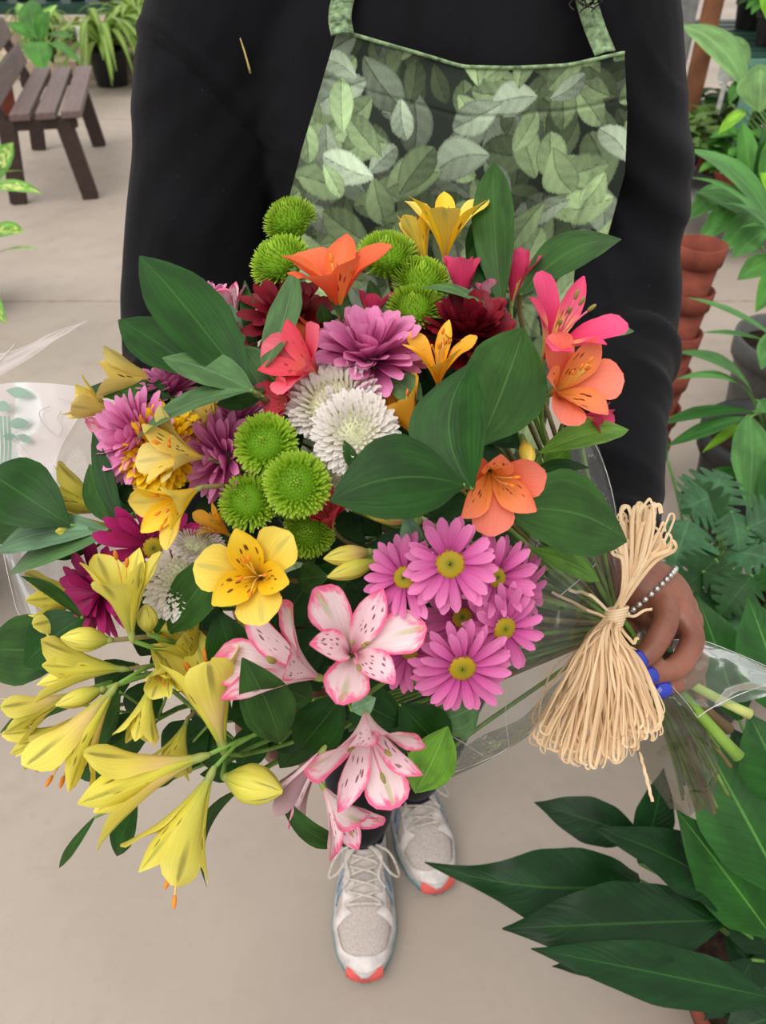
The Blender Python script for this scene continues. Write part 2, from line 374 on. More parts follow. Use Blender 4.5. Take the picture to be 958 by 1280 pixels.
# ---- black sweatshirt
black = m_cloth('black_fleece', (15, 14, 17), 700, .05)
s = MB(); torso(s, .0)
limb(s, [(.11, .865, 1.315), SHR, (.230, .835, 1.17), ELR, (.222, .63, 1.010), CUR], [.07, .084, .076, .062, .050, .037], 24)
limb(s, [(-.05, .865, 1.315), SHL, (-.178, .81, 1.16), ELL, (-.178, .62, .965), CUL], [.07, .082, .076, .068, .058, .044], 24)
limb(s, [(PX, .88, 1.36), (PX, .876, 1.40)], [.075, .070], 24)
sw = evalmesh(s.mesh('sweatshirt'), [('REMESH', dict(mode='VOXEL', voxel_size=.0045)), ('SMOOTH', dict(iterations=10, factor=.6))], 'sweatshirt')
V = verts(sw); N = norms(sw)
def seg_t(V, a, c):
    a, c = np.array(a), np.array(c); d = c - a; t = np.clip(((V - a) @ d) / (d @ d), 0, 1); return t, np.linalg.norm(V - (a + t[:, None] * d), axis=1)
disp = np.zeros(len(V))
for sd, S0, E0, C0 in ((1, SHR, ELR, CUR), (-1, SHL, ELL, CUL)):
    t1, d1 = seg_t(V, S0, E0); t2, d2 = seg_t(V, E0, C0)
    on = np.exp(-(np.minimum(d1, d2) / .10) ** 4) * (np.abs(V[:, 0] - PX) > .10)
    up = np.exp(-((t1 - .55) / .45) ** 2) * (d1 <= d2 + .02)
    ph = sd * V[:, 0] * 84 + V[:, 2] * 66 - V[:, 1] * 30 + 1.1 * np.sin(V[:, 2] * 21 + sd) + .8 * np.sin(V[:, 0] * 37)
    amp = .0120 if sd > 0 else .0050
    disp += on * up * amp * (1.2 * np.abs(np.sin(ph * .5)) ** .6 * np.sign(np.sin(ph * .5)) + .3 * np.sin(2 * ph + 1)) * .7
    fo = np.clip((d1 - d2) / .03 + .5, 0, 1)
    ph2 = t2 * 30 + 1.5 * np.sin(V[:, 0] * 40 * sd + V[:, 2] * 25) + V[:, 2] * 8
    disp += on * fo * .0032 * (.5 + .5 * np.sin(V[:, 0] * 60 + V[:, 2] * 40)) * (np.sin(ph2) + .3 * np.sin(2.3 * ph2))
p1, p2 = pt(188, 52, .70), pt(330, 150, .66)
pn = (p2 - p1).normalized().cross(FWD).normalized(); q = (V - np.array(p1)) @ np.array(pn)
loc = np.exp(-(np.linalg.norm(V - np.array((p1 + p2) / 2), axis=1) / .12) ** 4)
disp += loc * (.0035 * np.exp(-((q - .006) / .005) ** 2) - .0035 * np.exp(-((q + .004) / .003) ** 2))
V += N * disp[:, None]; setv(sw, V)
SWB = BVHTree.FromPolygons([tuple(v) for v in V], [tuple(p.vertices) for p in sw.polygons])
sw_o = pchild('sweatshirt', sw, black); sw_o['label'] = 'black fleece sweatshirt with long sleeves'

# ---- trousers
tb = MB(); grow = [.098, .078, .052]
limb(tb, [(-.045, .870, .82), (-.045, .80, .46), (AN1[0], AN1[1] + .005, .125)], grow, 22); limb(tb, [(.105, .872, .82), (.110, .80, .44), (AN2[0] + .004, AN2[1], .125)], grow, 22)
tb.ball((PX, .872, .84), (.165, .122, .10), 24, 14)
tr = evalmesh(tb.mesh('trousers'), [('REMESH', dict(mode='VOXEL', voxel_size=.006)), ('SMOOTH', dict(iterations=8, factor=.6))], 'trousers')
V = verts(tr); N = norms(tr); V += N * (.004 * np.sin(V[:, 2] * 42 + 2 * np.sin(V[:, 0] * 30)) * np.exp(-((V[:, 2] - .2) / .15) ** 2))[:, None]; setv(tr, V)
pchild('trousers', tr, m_cloth('black_trouser_cloth', (12, 11, 14), 1200, .1))['label'] = 'black trousers'

# ---- apron: one printed cloth panel hanging from the chest
tm = MB(); torso(tm, .002); tme = tm.mesh('t'); TB = BVHTree.FromPolygons([tuple(v) for v in verts(tme)], [tuple(p.vertices) for p in tme.polygons])
def onfront(px, py, lift=0.0):
    v = pt(px, py, 1) - CPOS; h = SWB.ray_cast(CPOS, v.normalized()); 
    return (h[0] if h[0] is not None else pt(px, py, .65)) - v.normalized() * lift
TOP = [onfront(*p) for p in ((427, 30), (470, 44), (530, 62), (585, 80), (640, 80), (700, 70), (766, 54))]
LE = [onfront(*p) for p in ((424, 30), (402, 105), (378, 185), (360, 255), (350, 330))]
RE = [onfront(*p) for p in ((766, 54), (773, 130), (773, 205), (754, 300), (722, 385))]
lz = [p.z for p in LE][::-1]; lx = [p.x for p in LE][::-1]; rz = [p.z for p in RE][::-1]; rx = [p.x for p in RE][::-1]
lz = [.55, .95] + lz; lx = [-.13, -.135] + lx; rz = [.55, .95] + rz; rx = [.19, .185] + rx
NC, NR = 400, 420
sg = np.linspace(0, 1, NC); tg = np.linspace(0, 1, NR) ** 1.35
topx = np.array([p.x for p in TOP]); topz = np.interp(np.linspace(topx[0], topx[-1], NC), topx, [p.z for p in TOP])
topz = np.convolve(np.pad(topz, 12, mode='edge'), np.ones(25) / 25, 'valid')
Z = topz[None, :] * (1 - tg[:, None]) + .58 * tg[:, None]
X = np.interp(Z, lz, lx) * (1 - sg) + np.interp(Z, rz, rx) * sg
Yl = np.zeros((NR // 6 + 1, NC // 6 + 1)); iz = np.linspace(0, NR - 1, Yl.shape[0]).astype(int); ix = np.linspace(0, NC - 1, Yl.shape[1]).astype(int)
for a, i in enumerate(iz):
    for c, j in enumerate(ix):
        h = TB.ray_cast(Vector((X[i, j], .3, Z[i, j])), Vector((0, 1, 0)))
        Yl[a, c] = h[1].y * 0 + h[0].y if h[0] is not None and h[0].y < .9 else np.nan
for a in range(Yl.shape[0]):
    r_ = Yl[a]; g = ~np.isnan(r_); Yl[a] = np.interp(np.arange(len(r_)), np.where(g)[0], r_[g]) if g.any() else Yl[a - 1]
Yl = np.minimum(Yl, np.nanmin(Yl) + .030)
for a in range(1, Yl.shape[0]):
    if Z[iz[a], 0] < 1.02: Yl[a] = np.minimum(Yl[a], Yl[a - 1] + .0005)
Ys = np.array([np.interp(np.arange(NC), ix, r_) for r_ in Yl]); Ys = np.array([np.interp(np.arange(NR), iz, Ys[:, j]) for j in range(NC)]).T
k = np.ones(15) / 15
Ys = np.apply_along_axis(lambda r_: np.convolve(np.pad(r_, 7, mode='edge'), k, 'valid'), 1, Ys); Ys = np.apply_along_axis(lambda r_: np.convolve(np.pad(r_, 7, mode='edge'), k, 'valid'), 0, Ys)
dep = np.clip((topz[None, :] - Z) / .1, 0, 1)
Ys = Ys - .0075 + .0035 * np.sin(X * 55 + 2 * np.sin(Z * 9)) * dep - .006 * np.exp(-((sg[None, :] - .90 + .1 * (1.28 - Z)) / .018) ** 2) * dep + .004 * np.exp(-((topz[None, :] - Z - .035) / .0015) ** 2) * .4
# leaf print, painted leaf over leaf
pr = np.random.RandomState(3); C_ = np.zeros((NR, NC, 3)); C_[:] = lin((26, 33, 30))[:3]
nzf = pr.rand(NR, NC)
def leafpaint(cx, cz, L, W, an, col):
    wx = (X - cx); wz = (Z - cz)
    bb = (np.abs(wx) < L * .6) & (np.abs(wz) < L * .6)
    ii, jj = np.where(bb)
    if len(ii) == 0: return
    u = (wx[bb] * math.cos(an) + wz[bb] * math.sin(an)) / L + .5; v = (-wx[bb] * math.sin(an) + wz[bb] * math.cos(an)) / W
    v = v + .18 * np.sin(u * 3.1) * pc
    wf = np.clip(np.sin(np.clip(u, 0, 1) ** .8 * np.pi), 0, 1) ** .8 * .5
    inn = (u > 0) & (u < 1) & (np.abs(v) < wf)
    sh = .80 + .30 * (v > 0) * sgn + .35 * u - .15 + .10 * np.sin(u * 26 + np.abs(v) * 14) * .6 - .35 * (np.abs(v) < .025) + .16 * (nzf[bb] - .5)
    sh = sh * np.where(np.abs(v) > wf - .05, .72, 1)
    c = np.array(col)[None, :] * np.clip(sh, .25, 1.5)[:, None]
    C_[ii[inn], jj[inn]] = c[inn]
for layer, (n, lo, hi) in enumerate(((170, .14, .30), (300, .28, .75), (250, .8, 1.5), (90, 1.5, 2.2))):
    for k_ in range(n):
        g = pr.uniform(lo, hi); base = np.array(lin((126, 146, 106))[:3]) if pr.rand() < .7 else np.array(lin((142, 156, 134))[:3])
        L = pr.uniform(.026, .052); pc = pr.uniform(-1, 1); sgn = pr.choice([-1, 1]); z0 = .6 + .75 * pr.rand() ** .7
        leafpaint(pr.uniform(-.16, .24), z0, L, L * pr.uniform(.5, .72), pr.uniform(0, 6.28), base * g)
ap = MB().grid(np.stack([X, Ys, Z], -1)).mesh('apron')
at_ = ap.color_attributes.new('print', 'FLOAT_COLOR', 'POINT'); at_.data.foreach_set('color', np.concatenate([C_.reshape(-1, 3), np.ones((NR * NC, 1))], 1).ravel())
t = NT('leaf_print_cotton'); an_ = t.n('Attribute', attribute_name='print'); wv = t.noise(t.obj(), 1500, 1)
apm = t.finish(t.mix(.04, an_.outputs['Color'], lin((150, 165, 135))), .85, .15, bump=wv, bstr=.2, bdist=.0006)
apron = pchild('apron', ap, apm); apron['label'] = 'green leaf-print cotton bib apron'
hm = plain('apron_binding', (112, 132, 98), .85, .1, .35, 160)
def onsurf(pts, off=.004, dense=14):
    out = []
    for p in spline(pts, dense):
        d = (Vector(p) - CPOS).normalized(); out.append(tuple(Vector(p)))
    return out
hem = [(X[0, j], Ys[0, j] - .0006, Z[0, j]) for j in range(0, NC, 6)] + [(X[0, -1], Ys[0, -1] - .0006, Z[0, -1])]
me = MB().tube(hem, .0016, 6).mesh('hem'); V = verts(me); setv(me, V - PO); ob('top_hem', me, hm, apron)
for pts in (((428, 42), (425, 20), (430, -6), (444, -50)), ((757, 66), (744, 34), (734, 2), (722, -40))):
    W3 = [onfront(*p, l_) for p, l_ in zip(pts, (.034, .022, .012, .010))]
    P = spline(W3, 8); me = evalmesh(MB().ribbon(P, .0095, cd(0, .3, .9)).mesh('strap'), [('SOLIDIFY', dict(thickness=.0015))], 'strap')
    V = verts(me); setv(me, V - PO); ob('neck_strap', me, hm, apron)
# ---- hair
hrm = plain('black_brown_hair', (34, 22, 18), .45, .4, .3); hb = MB()
th = np.linspace(0, 2 * np.pi, 28, endpoint=False); ph = np.linspace(0, 2.0, 14)
G = np.array([[(hc.x + (.086 + .006 * math.sin(9 * a + 7 * p)) * math.sin(p) * math.cos(a), hc.y + .012 + (.104 + .006 * math.sin(8 * a)) * math.sin(p) * math.sin(a) * (1 if math.sin(a) > 0 else max(.35, 1 - p * .42)),
               hc.z + .02 + .110 * math.cos(p)) for a in th] for p in ph]); hb.grid(G, close=True)
hr = np.random.RandomState(5)
for k_ in range(60):
    a = hr.uniform(-.5, math.pi + .5); x0 = hc.x + .085 * math.cos(a); y0 = hc.y + .02 + .09 * max(-.35, math.sin(a)); fr = hr.uniform(0, 6.3)
    zz = np.linspace(0, hr.uniform(.16, .26), 26); rr = .007 + .004 * hr.rand()
    spread = .05 * zz / .25
    hb.tube(np.stack([x0 + spread * math.cos(a) + rr * np.cos(zz * 170 + fr), y0 + spread * math.sin(a) - .0 + rr * np.sin(zz * 170 + fr), hc.z + .03 - zz], 1), .0028, 5)
for k_ in range(9):                                     # locks falling over the collar
    a = pt(hr.uniform(706, 752), -60, .62); e = pt(hr.uniform(712, 748), hr.uniform(2, 24), .632); tt = np.linspace(0, 1, 30)[:, None]; fr = hr.uniform(0, 6.3)
    P = np.array(a) * (1 - tt) + np.array(e) * tt + .005 * np.cos(tt * 16 + fr) * np.array((1, 0, 0)) + .005 * np.sin(tt * 16 + fr) * np.array((0, 1, 0)); hb.tube(P, np.linspace(.0016, .0006, 30), 5)
pchild('hair', hb.mesh('hair'), hrm)['label'] = 'dark curly hair'
for sx in (-1, 1):
    me = MB().ball(hc + Vector((sx * .03, -.081, .006)), .012, 12, 8).mesh('eye'); pchild('eye', me, plain('eye_white', (225, 220, 214), .2))
    me = MB().ball(hc + Vector((sx * .03, -.0905, .006)), .0055, 10, 6).mesh('iris'); pchild('iris', me, plain('dark_iris', (40, 24, 16), .15))
# ---- socks
for an in (AN1, AN2):
    sk_ = MB(); limb(sk_, [(an[0], an[1] + .006, .14), (an[0], an[1], .085), (an[0], an[1] - .012, .06)], [.042, .041, .036], 20); pchild('sock', sk_.mesh('sock'), plain('dark_navy_sock', (34, 30, 48), .9, .1))
# ---- running shoes
m_up = NT('shoe_mesh_fabric'); vo = m_up.n('TexVoronoi'); vo.inputs['Scale'].default_value = 420; m_up.l(m_up.obj(), vo.inputs['Vector'])
M_UP = m_up.finish(m_up.ramp(vo.outputs['Distance'], [(.1, (140, 128, 121)), (.5, (182, 170, 163))]), .85, .2, bump=vo.outputs['Distance'], bstr=.4, bdist=.001)
M_OV = plain('shoe_white_leather', (200, 191, 187), .5, .4, .08, 60); M_SO = plain('shoe_foam', (172, 170, 168), .7, .2, .12, 40)
M_TE = plain('shoe_teal_rubber', (92, 128, 132), .6, .3, .15, 40); M_RE = plain('shoe_coral_rubber', (196, 84, 78), .6, .3, .1)
M_LA = plain('shoe_lace', (188, 178, 168), .8, .2, .1, 200); M_BL = plain('shoe_grey_blue_trim', (132, 152, 172), .5, .4, .1)
def shoe(toe, heel_dir, label):
    """toe: spot on the floor at the tip; heel_dir: flat direction toe -> heel"""
    L = .285; ax = Vector((heel_dir[0], heel_dir[1], 0)).normalized(); sd = Vector((ax.y, -ax.x, 0))     # x to the right of a viewer at the toe... along sd
    def W(y, x, z): return np.array(tuple(Vector((toe[0], toe[1], 0)) + ax * y + sd * x)) + np.array((0, 0, z)) - PO
    ys = np.array([0, .015, .04, .085, .14, .2, .25, .275, .285]); hw = np.array([.004, .028, .041, .0505, .047, .039, .037, .028, .004])
    hh = np.array([.030, .043, .052, .060, .078, .092, .092, .088, .080])
    f = lambda a, y: np.interp(y, ys, a)
    root = bpy.data.objects.new('shoe', None); COL.objects.link(root); root.parent = person; root['label'] = label; root.empty_display_size = .02
    n = 40; yy = L * (1 - np.cos(np.linspace(0, np.pi, n))) / 2
    G = []
    for y in yy:
        w_ = max(f(hw, y), .003) ; row = []
        for (k_, z) in ((.86, .0), (1.05, .004), (1.10, .016), (1.03, .030), (.9, .034)):
            row.append((y, w_ * k_, z))
        G.append([W(y, -x, z + .012 * max(0, 1 - y / .05) * (z < .02)) for y, x, z in row] + [W(y, x, z + .012 * max(0, 1 - y / .05) * (z < .02)) for y, x, z in row[::-1]])
    so_ = ob('sole', MB().grid(np.array(G), close=True).mesh('sole'), M_SO, root)
    G = []
    for y in yy[1:-1]:
        w_ = f(hw, y); G.append([W(y, s_ * w_ * k_, z) for s_, k_, z in ((-1, 1.07, .003), (-1, 1.125, .009), (-1, 1.10, .017), (1, 1.10, .017), (1, 1.125, .009), (1, 1.07, .003))])
    ob('outsole', MB().grid(np.array(G)).mesh('outsole'), M_TE, so_)
    def U(y, a, off=0.0):                     # a: -1 .. 1 across the upper
        w_ = f(hw, y) * .98 + off; h = f(hh, y) + off; an = a * math.pi / 2
        return W(y, math.copysign(abs(math.sin(an)) ** .8, an) * w_, .024 + (h - .024) * math.cos(an) ** .75 if abs(a) < 1 else .024)
    yu = L * (1 - np.cos(np.linspace(.03, np.pi - .03, 34))) / 2
    ob('upper', MB().grid(np.array([[U(y, a) for a in np.linspace(-1, 1, 21)] for y in yu])).mesh('upper'), M_UP, root)
    def strip(name, pts, wd, m, off=.0018):
        P = spline([(y, a, 0) for y, a in pts], 8); T = np.gradient(P[:, :2], axis=0); G = []
        for (y, a, _), (ty, ta) in zip(P, T):
            ta *= .05; l = math.hypot(ty, ta) + 1e-9; ny, na = -ta / l, ty / l
            G.append([U(y + ny * wd * k_, max(-1, min(1, a + na * wd * k_ / .05)), off + .0008 * (1 - abs(k_))) for k_ in (-1, -.5, 0, .5, 1)])
        return ob(name, MB().grid(np.array(G)).mesh(name), m, root)
    strip('toe_overlay', [(.075, -.95), (.035, -.80), (.018, -.35), (.016, 0), (.018, .35), (.035, .80), (.075, .95)], .010, M_OV)
    for s_ in (-1, 1):
        strip('eyelet_panel', [(.098, s_ * .34), (.13, s_ * .33), (.165, s_ * .36), (.20, s_ * .42)], .0075, M_OV)
        strip('side_overlay', [(.095, s_ * .30), (.085, s_ * .6), (.075, s_ * .96)], .008, M_OV); strip('heel_overlay', [(.20, s_ * .6), (.24, s_ * .75), (.27, s_ * .9)], .012, M_OV)
        for q in (0, 1): strip('side_stripe', [(.135 + q * .022, s_ * .48), (.125 + q * .022, s_ * .70), (.112 + q * .022, s_ * .92)], .0045, M_BL)
    strip('tongue', [(.10, 0), (.15, 0), (.20, 0), (.215, 0)], .014, plain('shoe_tongue', (178, 166, 160), .8, .2))
    G = []
    for a in np.linspace(-.62, .62, 13):
        y = .006 + .024 * abs(a) ** 2.2; w_ = f(hw, .022) * a * 1.55
        G.append([W(y - .006, w_, .012), W(y - .0085, w_, .021), W(y - .004, w_, .031), W(y + .006, w_ * .92, .036)])
    o = ob('toe_bumper', MB().grid(np.array(G)).mesh('toe_bumper'), M_RE, root); o['label'] = 'coral red rubber toe bumper'
    ye = [.102, .120, .139, .158, .177, .195]
    for i in range(5):
        for s_ in (-1, 1):
            a0, a1 = s_ * .33, -s_ * .34; P = [U(ye[i] + (ye[i + 1] - ye[i]) * t_, a0 + (a1 - a0) * t_, .004 + .003 * math.sin(t_ * 3.14) + (.0015 if s_ > 0 else 0)) for t_ in np.linspace(0, 1, 9)]
            ob('lace', MB().tube(P, .0022, 6).mesh('lace'), M_LA, root)
    P = [U(.100, a, .005) for a in np.linspace(-.36, .36, 9)]; ob('lace', MB().tube(P, .0024, 6).mesh('lace'), M_LA, root)
    for s_ in (-1, 1):
        P = spline([U(.195, 0, .008), U(.180, s_ * .5, .016), U(.150, s_ * .75, .020), U(.148, s_ * .50, .014), U(.175, s_ * .2, .012), U(.195, 0, .009)], 7); ob('lace', MB().tube(P, .0022, 6).mesh('lace'), M_LA, root)
        P = spline([U(.195, 0, .008), U(.170, s_ * .3, .014), U(.140, s_ * .25, .008), U(.125, s_ * .42, .007)], 7); ob('lace', MB().tube(P, .0022, 6).mesh('lace'), M_LA, root)
    P = [U(.222 + .02 * math.cos(a) * -1, math.sin(a) * .55, .006) for a in np.linspace(0, 6.283, 25)]
    return root
t1 = gz(456, 1226, .02); shoe((t1.x, t1.y), (-.02, 1), 'white running shoe with coral toe, foremost')
t2 = gz(549, 1114, .02); shoe((t2.x, t2.y), (-.24, 1), 'white running shoe with coral toe, stepped back')
# a dry grass straw caught on the fleece
A, Bp = onfront(301, 50), onfront(314, 94); mid = onfront(308, 70)
st = MB().tube(bez([A + cd(0, 0, 1) * .003, mid + cd(0, 0, 1) * .004, Bp + cd(0, 0, 1) * .003], 8), [.0003, .0006, .0008, .0009, .0009, .0009, .0011, .0012], 6)
me = st.mesh('straw'); o = ob('dry_straw', me, plain('dry_straw_stalk', (196, 172, 110), .7)); tag(o, 'thin dry straw stalk stuck on the black sweatshirt shoulder', 'straw')
# ================================================================== THE BOUQUET
T0 = pt(770, 772, .60)                                             # where everything is tied
STEM = plain('green_flower_stem', (104, 138, 58), .5, .4, .2, 60)
STEM2 = plain('brown_green_stem', (112, 100, 62), .55, .3, .2, 60)
ENDS = [((938, 893, .600), .0038), ((924, 946, .600), .0046), ((912, 912, .620), .0042)]
DROP = [(880, 1010, .66), (862, 1000, .67), (896, 985, .66), (850, 985, .66), (872, 975, .65), (905, 960, .65), (885, 940, .64), (868, 960, .68)]
sc_ = [0]
def stem_pts(base, axis):
    k = sc_[0]; sc_[0] += 1
    rel = base - CPOS; dp = rel.dot(FWD); px = 479 + rel.x / dp * FP; py = 640 - rel.dot(UPV) / dp * FP      # keeps the order of the heads down to the tie
    g = min(1, max(0, 1 - px / 700))
    away = FWD * (.018 + .075 * g); lift = -(py - 620) / 430
    j = FWD * (.026 * (g - .35) + rnd(-.002, .002)) + UPV * (.016 * lift + rnd(-.002, .002)); T1 = T0 + FWD * .014 + j
    a = bez([base, base - axis * .03 + away * .6, base * .45 + T0 * .55 + away + UPV * .02 * lift, T1], 10)
    if k % 4: return a
    e = pt(*DROP[(k // 4) % 8]) + Vector((rnd(-.01, .01), rnd(-.01, .01), rnd(-.01, .01)))
    return np.concatenate([a, bez([T1, pt(826, 838, .612) + j * .8, e], 6)[1:]])
def stem(root, base, axis, r=.0019, m=None):
    """stalk from the flower down to the tie (every fourth on to its cut end), a part of the flower"""
    P = stem_pts(base, axis); me = MB().tube([root.matrix_basis.inverted() @ Vector(p) for p in P], r, 6).mesh('stem')
    return ob('stem', me, m or (STEM if sc_[0] % 3 else STEM2), root)
def frame_rot(axis, roll):
    q = Vector((0, 0, 1)).rotation_difference(axis); return q @ Quaternion((0, 0, 1), roll)

# ---- petal shapes: local x leads outwards, z along the flower's axis
WO = ([0, .12, .35, .6, .8, .92, 1], [.14, .17, .44, .84, 1, .78, .12])
WI = ([0, .15, .40, .6, .78, .92, 1], [.12, .28, .74, 1, .86, .45, .04])
WD = ([0, .1, .3, .6, .85, .95, 1], [.35, .5, .75, 1, .92, .6, .2])
def blade(L, W, wf, a0, a1, pw=1.3, cup=.5, r0=0.0, nu=12, nv=7, ruf=0.0, seed=0, side=0.0, basecup=0.0):
    t = np.linspace(0, 1, nu); a = a0 + (a1 - a0) * t ** pw
    dx, dz = np.sin(a), np.cos(a); x = r0 + np.concatenate([[0], np.cumsum((dx[1:] + dx[:-1]) / 2)]) * L / (nu - 1); z = np.concatenate([[0], np.cumsum((dz[1:] + dz[:-1]) / 2)]) * L / (nu - 1)
    w_ = smoothf(wf[0], wf[1], t) * W / 2; v = np.linspace(-1, 1, nv)
    rs = np.random.RandomState(seed % 100000); p1, p2 = rs.uniform(0, 6.3, 2)
    G = np.zeros((nu, nv, 3))
    for i in range(nu):
        c = cup * (1 - .5 * t[i]) + basecup * (1 - t[i]) ** 2
        lift = c * w_[i] * v ** 2 + ruf * L * t[i] * np.abs(v) ** 1.5 * np.sin(t[i] * 15 + p1 + np.sign(v) * p2)
        yy = w_[i] * v * (1 - .25 * min(1, c) * v * v) + side * L * t[i] ** 2
        G[i, :, 0] = x[i] - np.cos(a[i]) * lift; G[i, :, 1] = yy; G[i, :, 2] = z[i] + np.sin(a[i]) * lift
    return G
def rotz(G, an):
    c, s_ = math.cos(an), math.sin(an); H = G.copy(); H[..., 0] = G[..., 0] * c - G[..., 1] * s_; H[..., 1] = G[..., 0] * s_ + G[..., 1] * c; return H

PC = {}
def pal(key, outer, inner): PC[key] = (outer, inner)
ST = (92, 46, 26)
pal('chartreuse', petal_mat('chartreuse_outer', [(0, (164, 170, 70)), (.3, (204, 198, 80)), (.7, (226, 216, 92)), (1, (232, 222, 120))], gtip=(110, 104, 48), edge=(232, 218, 96), er=(.36, .5)),
    petal_mat('chartreuse_inner', [(0, (176, 180, 66)), (.4, (226, 216, 78)), (1, (234, 222, 98))], streak=(96, 66, 34), sr=(.4, .8), sw=.75, sden=(4.5, 9), gtip=(150, 150, 62)))
pal('blush_chartreuse', petal_mat('blush_chartreuse_outer', [(0, (168, 170, 78)), (.32, (226, 196, 122)), (.62, (232, 216, 96)), (1, (236, 226, 104))], gtip=(96, 92, 52)),
    PC['chartreuse'][1])
pal('yellow', petal_mat('yellow_outer', [(0, (214, 170, 60)), (.4, (238, 204, 70)), (1, (240, 212, 96))], gtip=(190, 180, 96)),
    petal_mat('yellow_inner', [(0, (226, 172, 30)), (.4, (246, 200, 28)), (1, (244, 206, 60))], streak=ST, sr=(.30, .78), sw=.95, sden=(4.5, 9)))
pal('pale_yellow', petal_mat('pale_yellow_outer', [(0, (196, 172, 84)), (.4, (222, 196, 96)), (1, (226, 206, 122))], gtip=(170, 160, 96)),
    petal_mat('pale_yellow_inner', [(0, (226, 180, 60)), (.45, (234, 206, 96)), (1, (230, 206, 106))], streak=(84, 50, 30), sr=(.28, .8), sw=.95, sden=(4.5, 10)))
pal('golden', petal_mat('golden_outer', [(0, (226, 140, 20)), (.4, (246, 172, 30)), (1, (248, 190, 62))]), petal_mat('golden_inner', [(0, (234, 150, 20)), (.5, (248, 178, 30)), (1, (248, 196, 66))], streak=ST, sr=(.3, .75), sw=.9, sden=(4.5, 9)))
pal('orange', petal_mat('orange_outer', [(0, (214, 92, 40)), (.4, (232, 92, 48)), (1, (240, 118, 74))]), petal_mat('orange_inner', [(0, (240, 170, 50)), (.35, (240, 130, 60)), (1, (238, 110, 70))], streak=(120, 40, 24), sr=(.3, .7), sw=.9, sden=(4.5, 9)))
pal('coral', petal_mat('coral_outer', [(0, (238, 150, 90)), (.4, (242, 128, 92)), (1, (246, 132, 112))]), petal_mat('coral_inner', [(0, (250, 190, 70)), (.4, (246, 158, 84)), (1, (244, 126, 100))], streak=(110, 40, 30), sr=(.3, .78), sw=.95, sden=(4.5, 9)))
pal('hot_pink', petal_mat('hot_pink_outer', [(0, (204, 60, 92)), (.4, (226, 52, 104)), (1, (238, 84, 132))], vein=.2), petal_mat('hot_pink_inner', [(0, (226, 190, 110)), (.4, (240, 190, 110)), (.62, (234, 96, 126)), (1, (232, 66, 116))], streak=(140, 30, 60), sr=(.2, .75), sw=.9, sden=(4.5, 9)))
pal('rose', petal_mat('rose_outer', [(0, (200, 56, 80)), (.4, (230, 78, 104)), (1, (244, 116, 134))], vein=.2), petal_mat('rose_inner', [(0, (220, 150, 100)), (.5, (232, 92, 104)), (1, (230, 74, 98))], streak=(130, 40, 50), sr=(.3, .7), sw=.8))
pal('red', petal_mat('red_outer', [(0, (150, 24, 44)), (.5, (200, 40, 66)), (1, (214, 70, 84))]), PC['rose'][1])
pal('pink_white', petal_mat('pink_white_outer', [(0, (214, 190, 176)), (.4, (236, 214, 214)), (1, (240, 206, 212))], edge=(240, 108, 150), er=(.32, .48), gtip=(166, 176, 110), vein=.16),
    petal_mat('pink_white_inner', [(0, (232, 150, 172)), (.35, (242, 216, 220)), (1, (240, 200, 210))], edge=(240, 104, 150), er=(.33, .50), streak=(116, 32, 58), sr=(.34, .84), sw=.9, sden=(6.5, 10), vein=.1))
pal('light_pink', petal_mat('light_pink_outer', [(0, (206, 150, 160)), (1, (232, 172, 186))], edge=(228, 110, 150)), PC['pink_white'][1])
pal('mauve', petal_mat('mauve_outer', [(0, (150, 96, 108)), (1, (196, 164, 168))]), PC['pink_white'][1])
ANTH = {'o': plain('orange_anther', (226, 134, 44), .7, .2, .15), 'b': plain('tan_anther', (190, 150, 90), .7, .2, .15), 'g': plain('olive_anther', (146, 138, 74), .7, .2)}
FIL = plain('pale_filament', (226, 188, 96), .5, .3); FILP = plain('pink_filament', (226, 120, 150), .5, .3)
CAL = plain('green_receptacle', (138, 148, 76), .5, .4, .15)
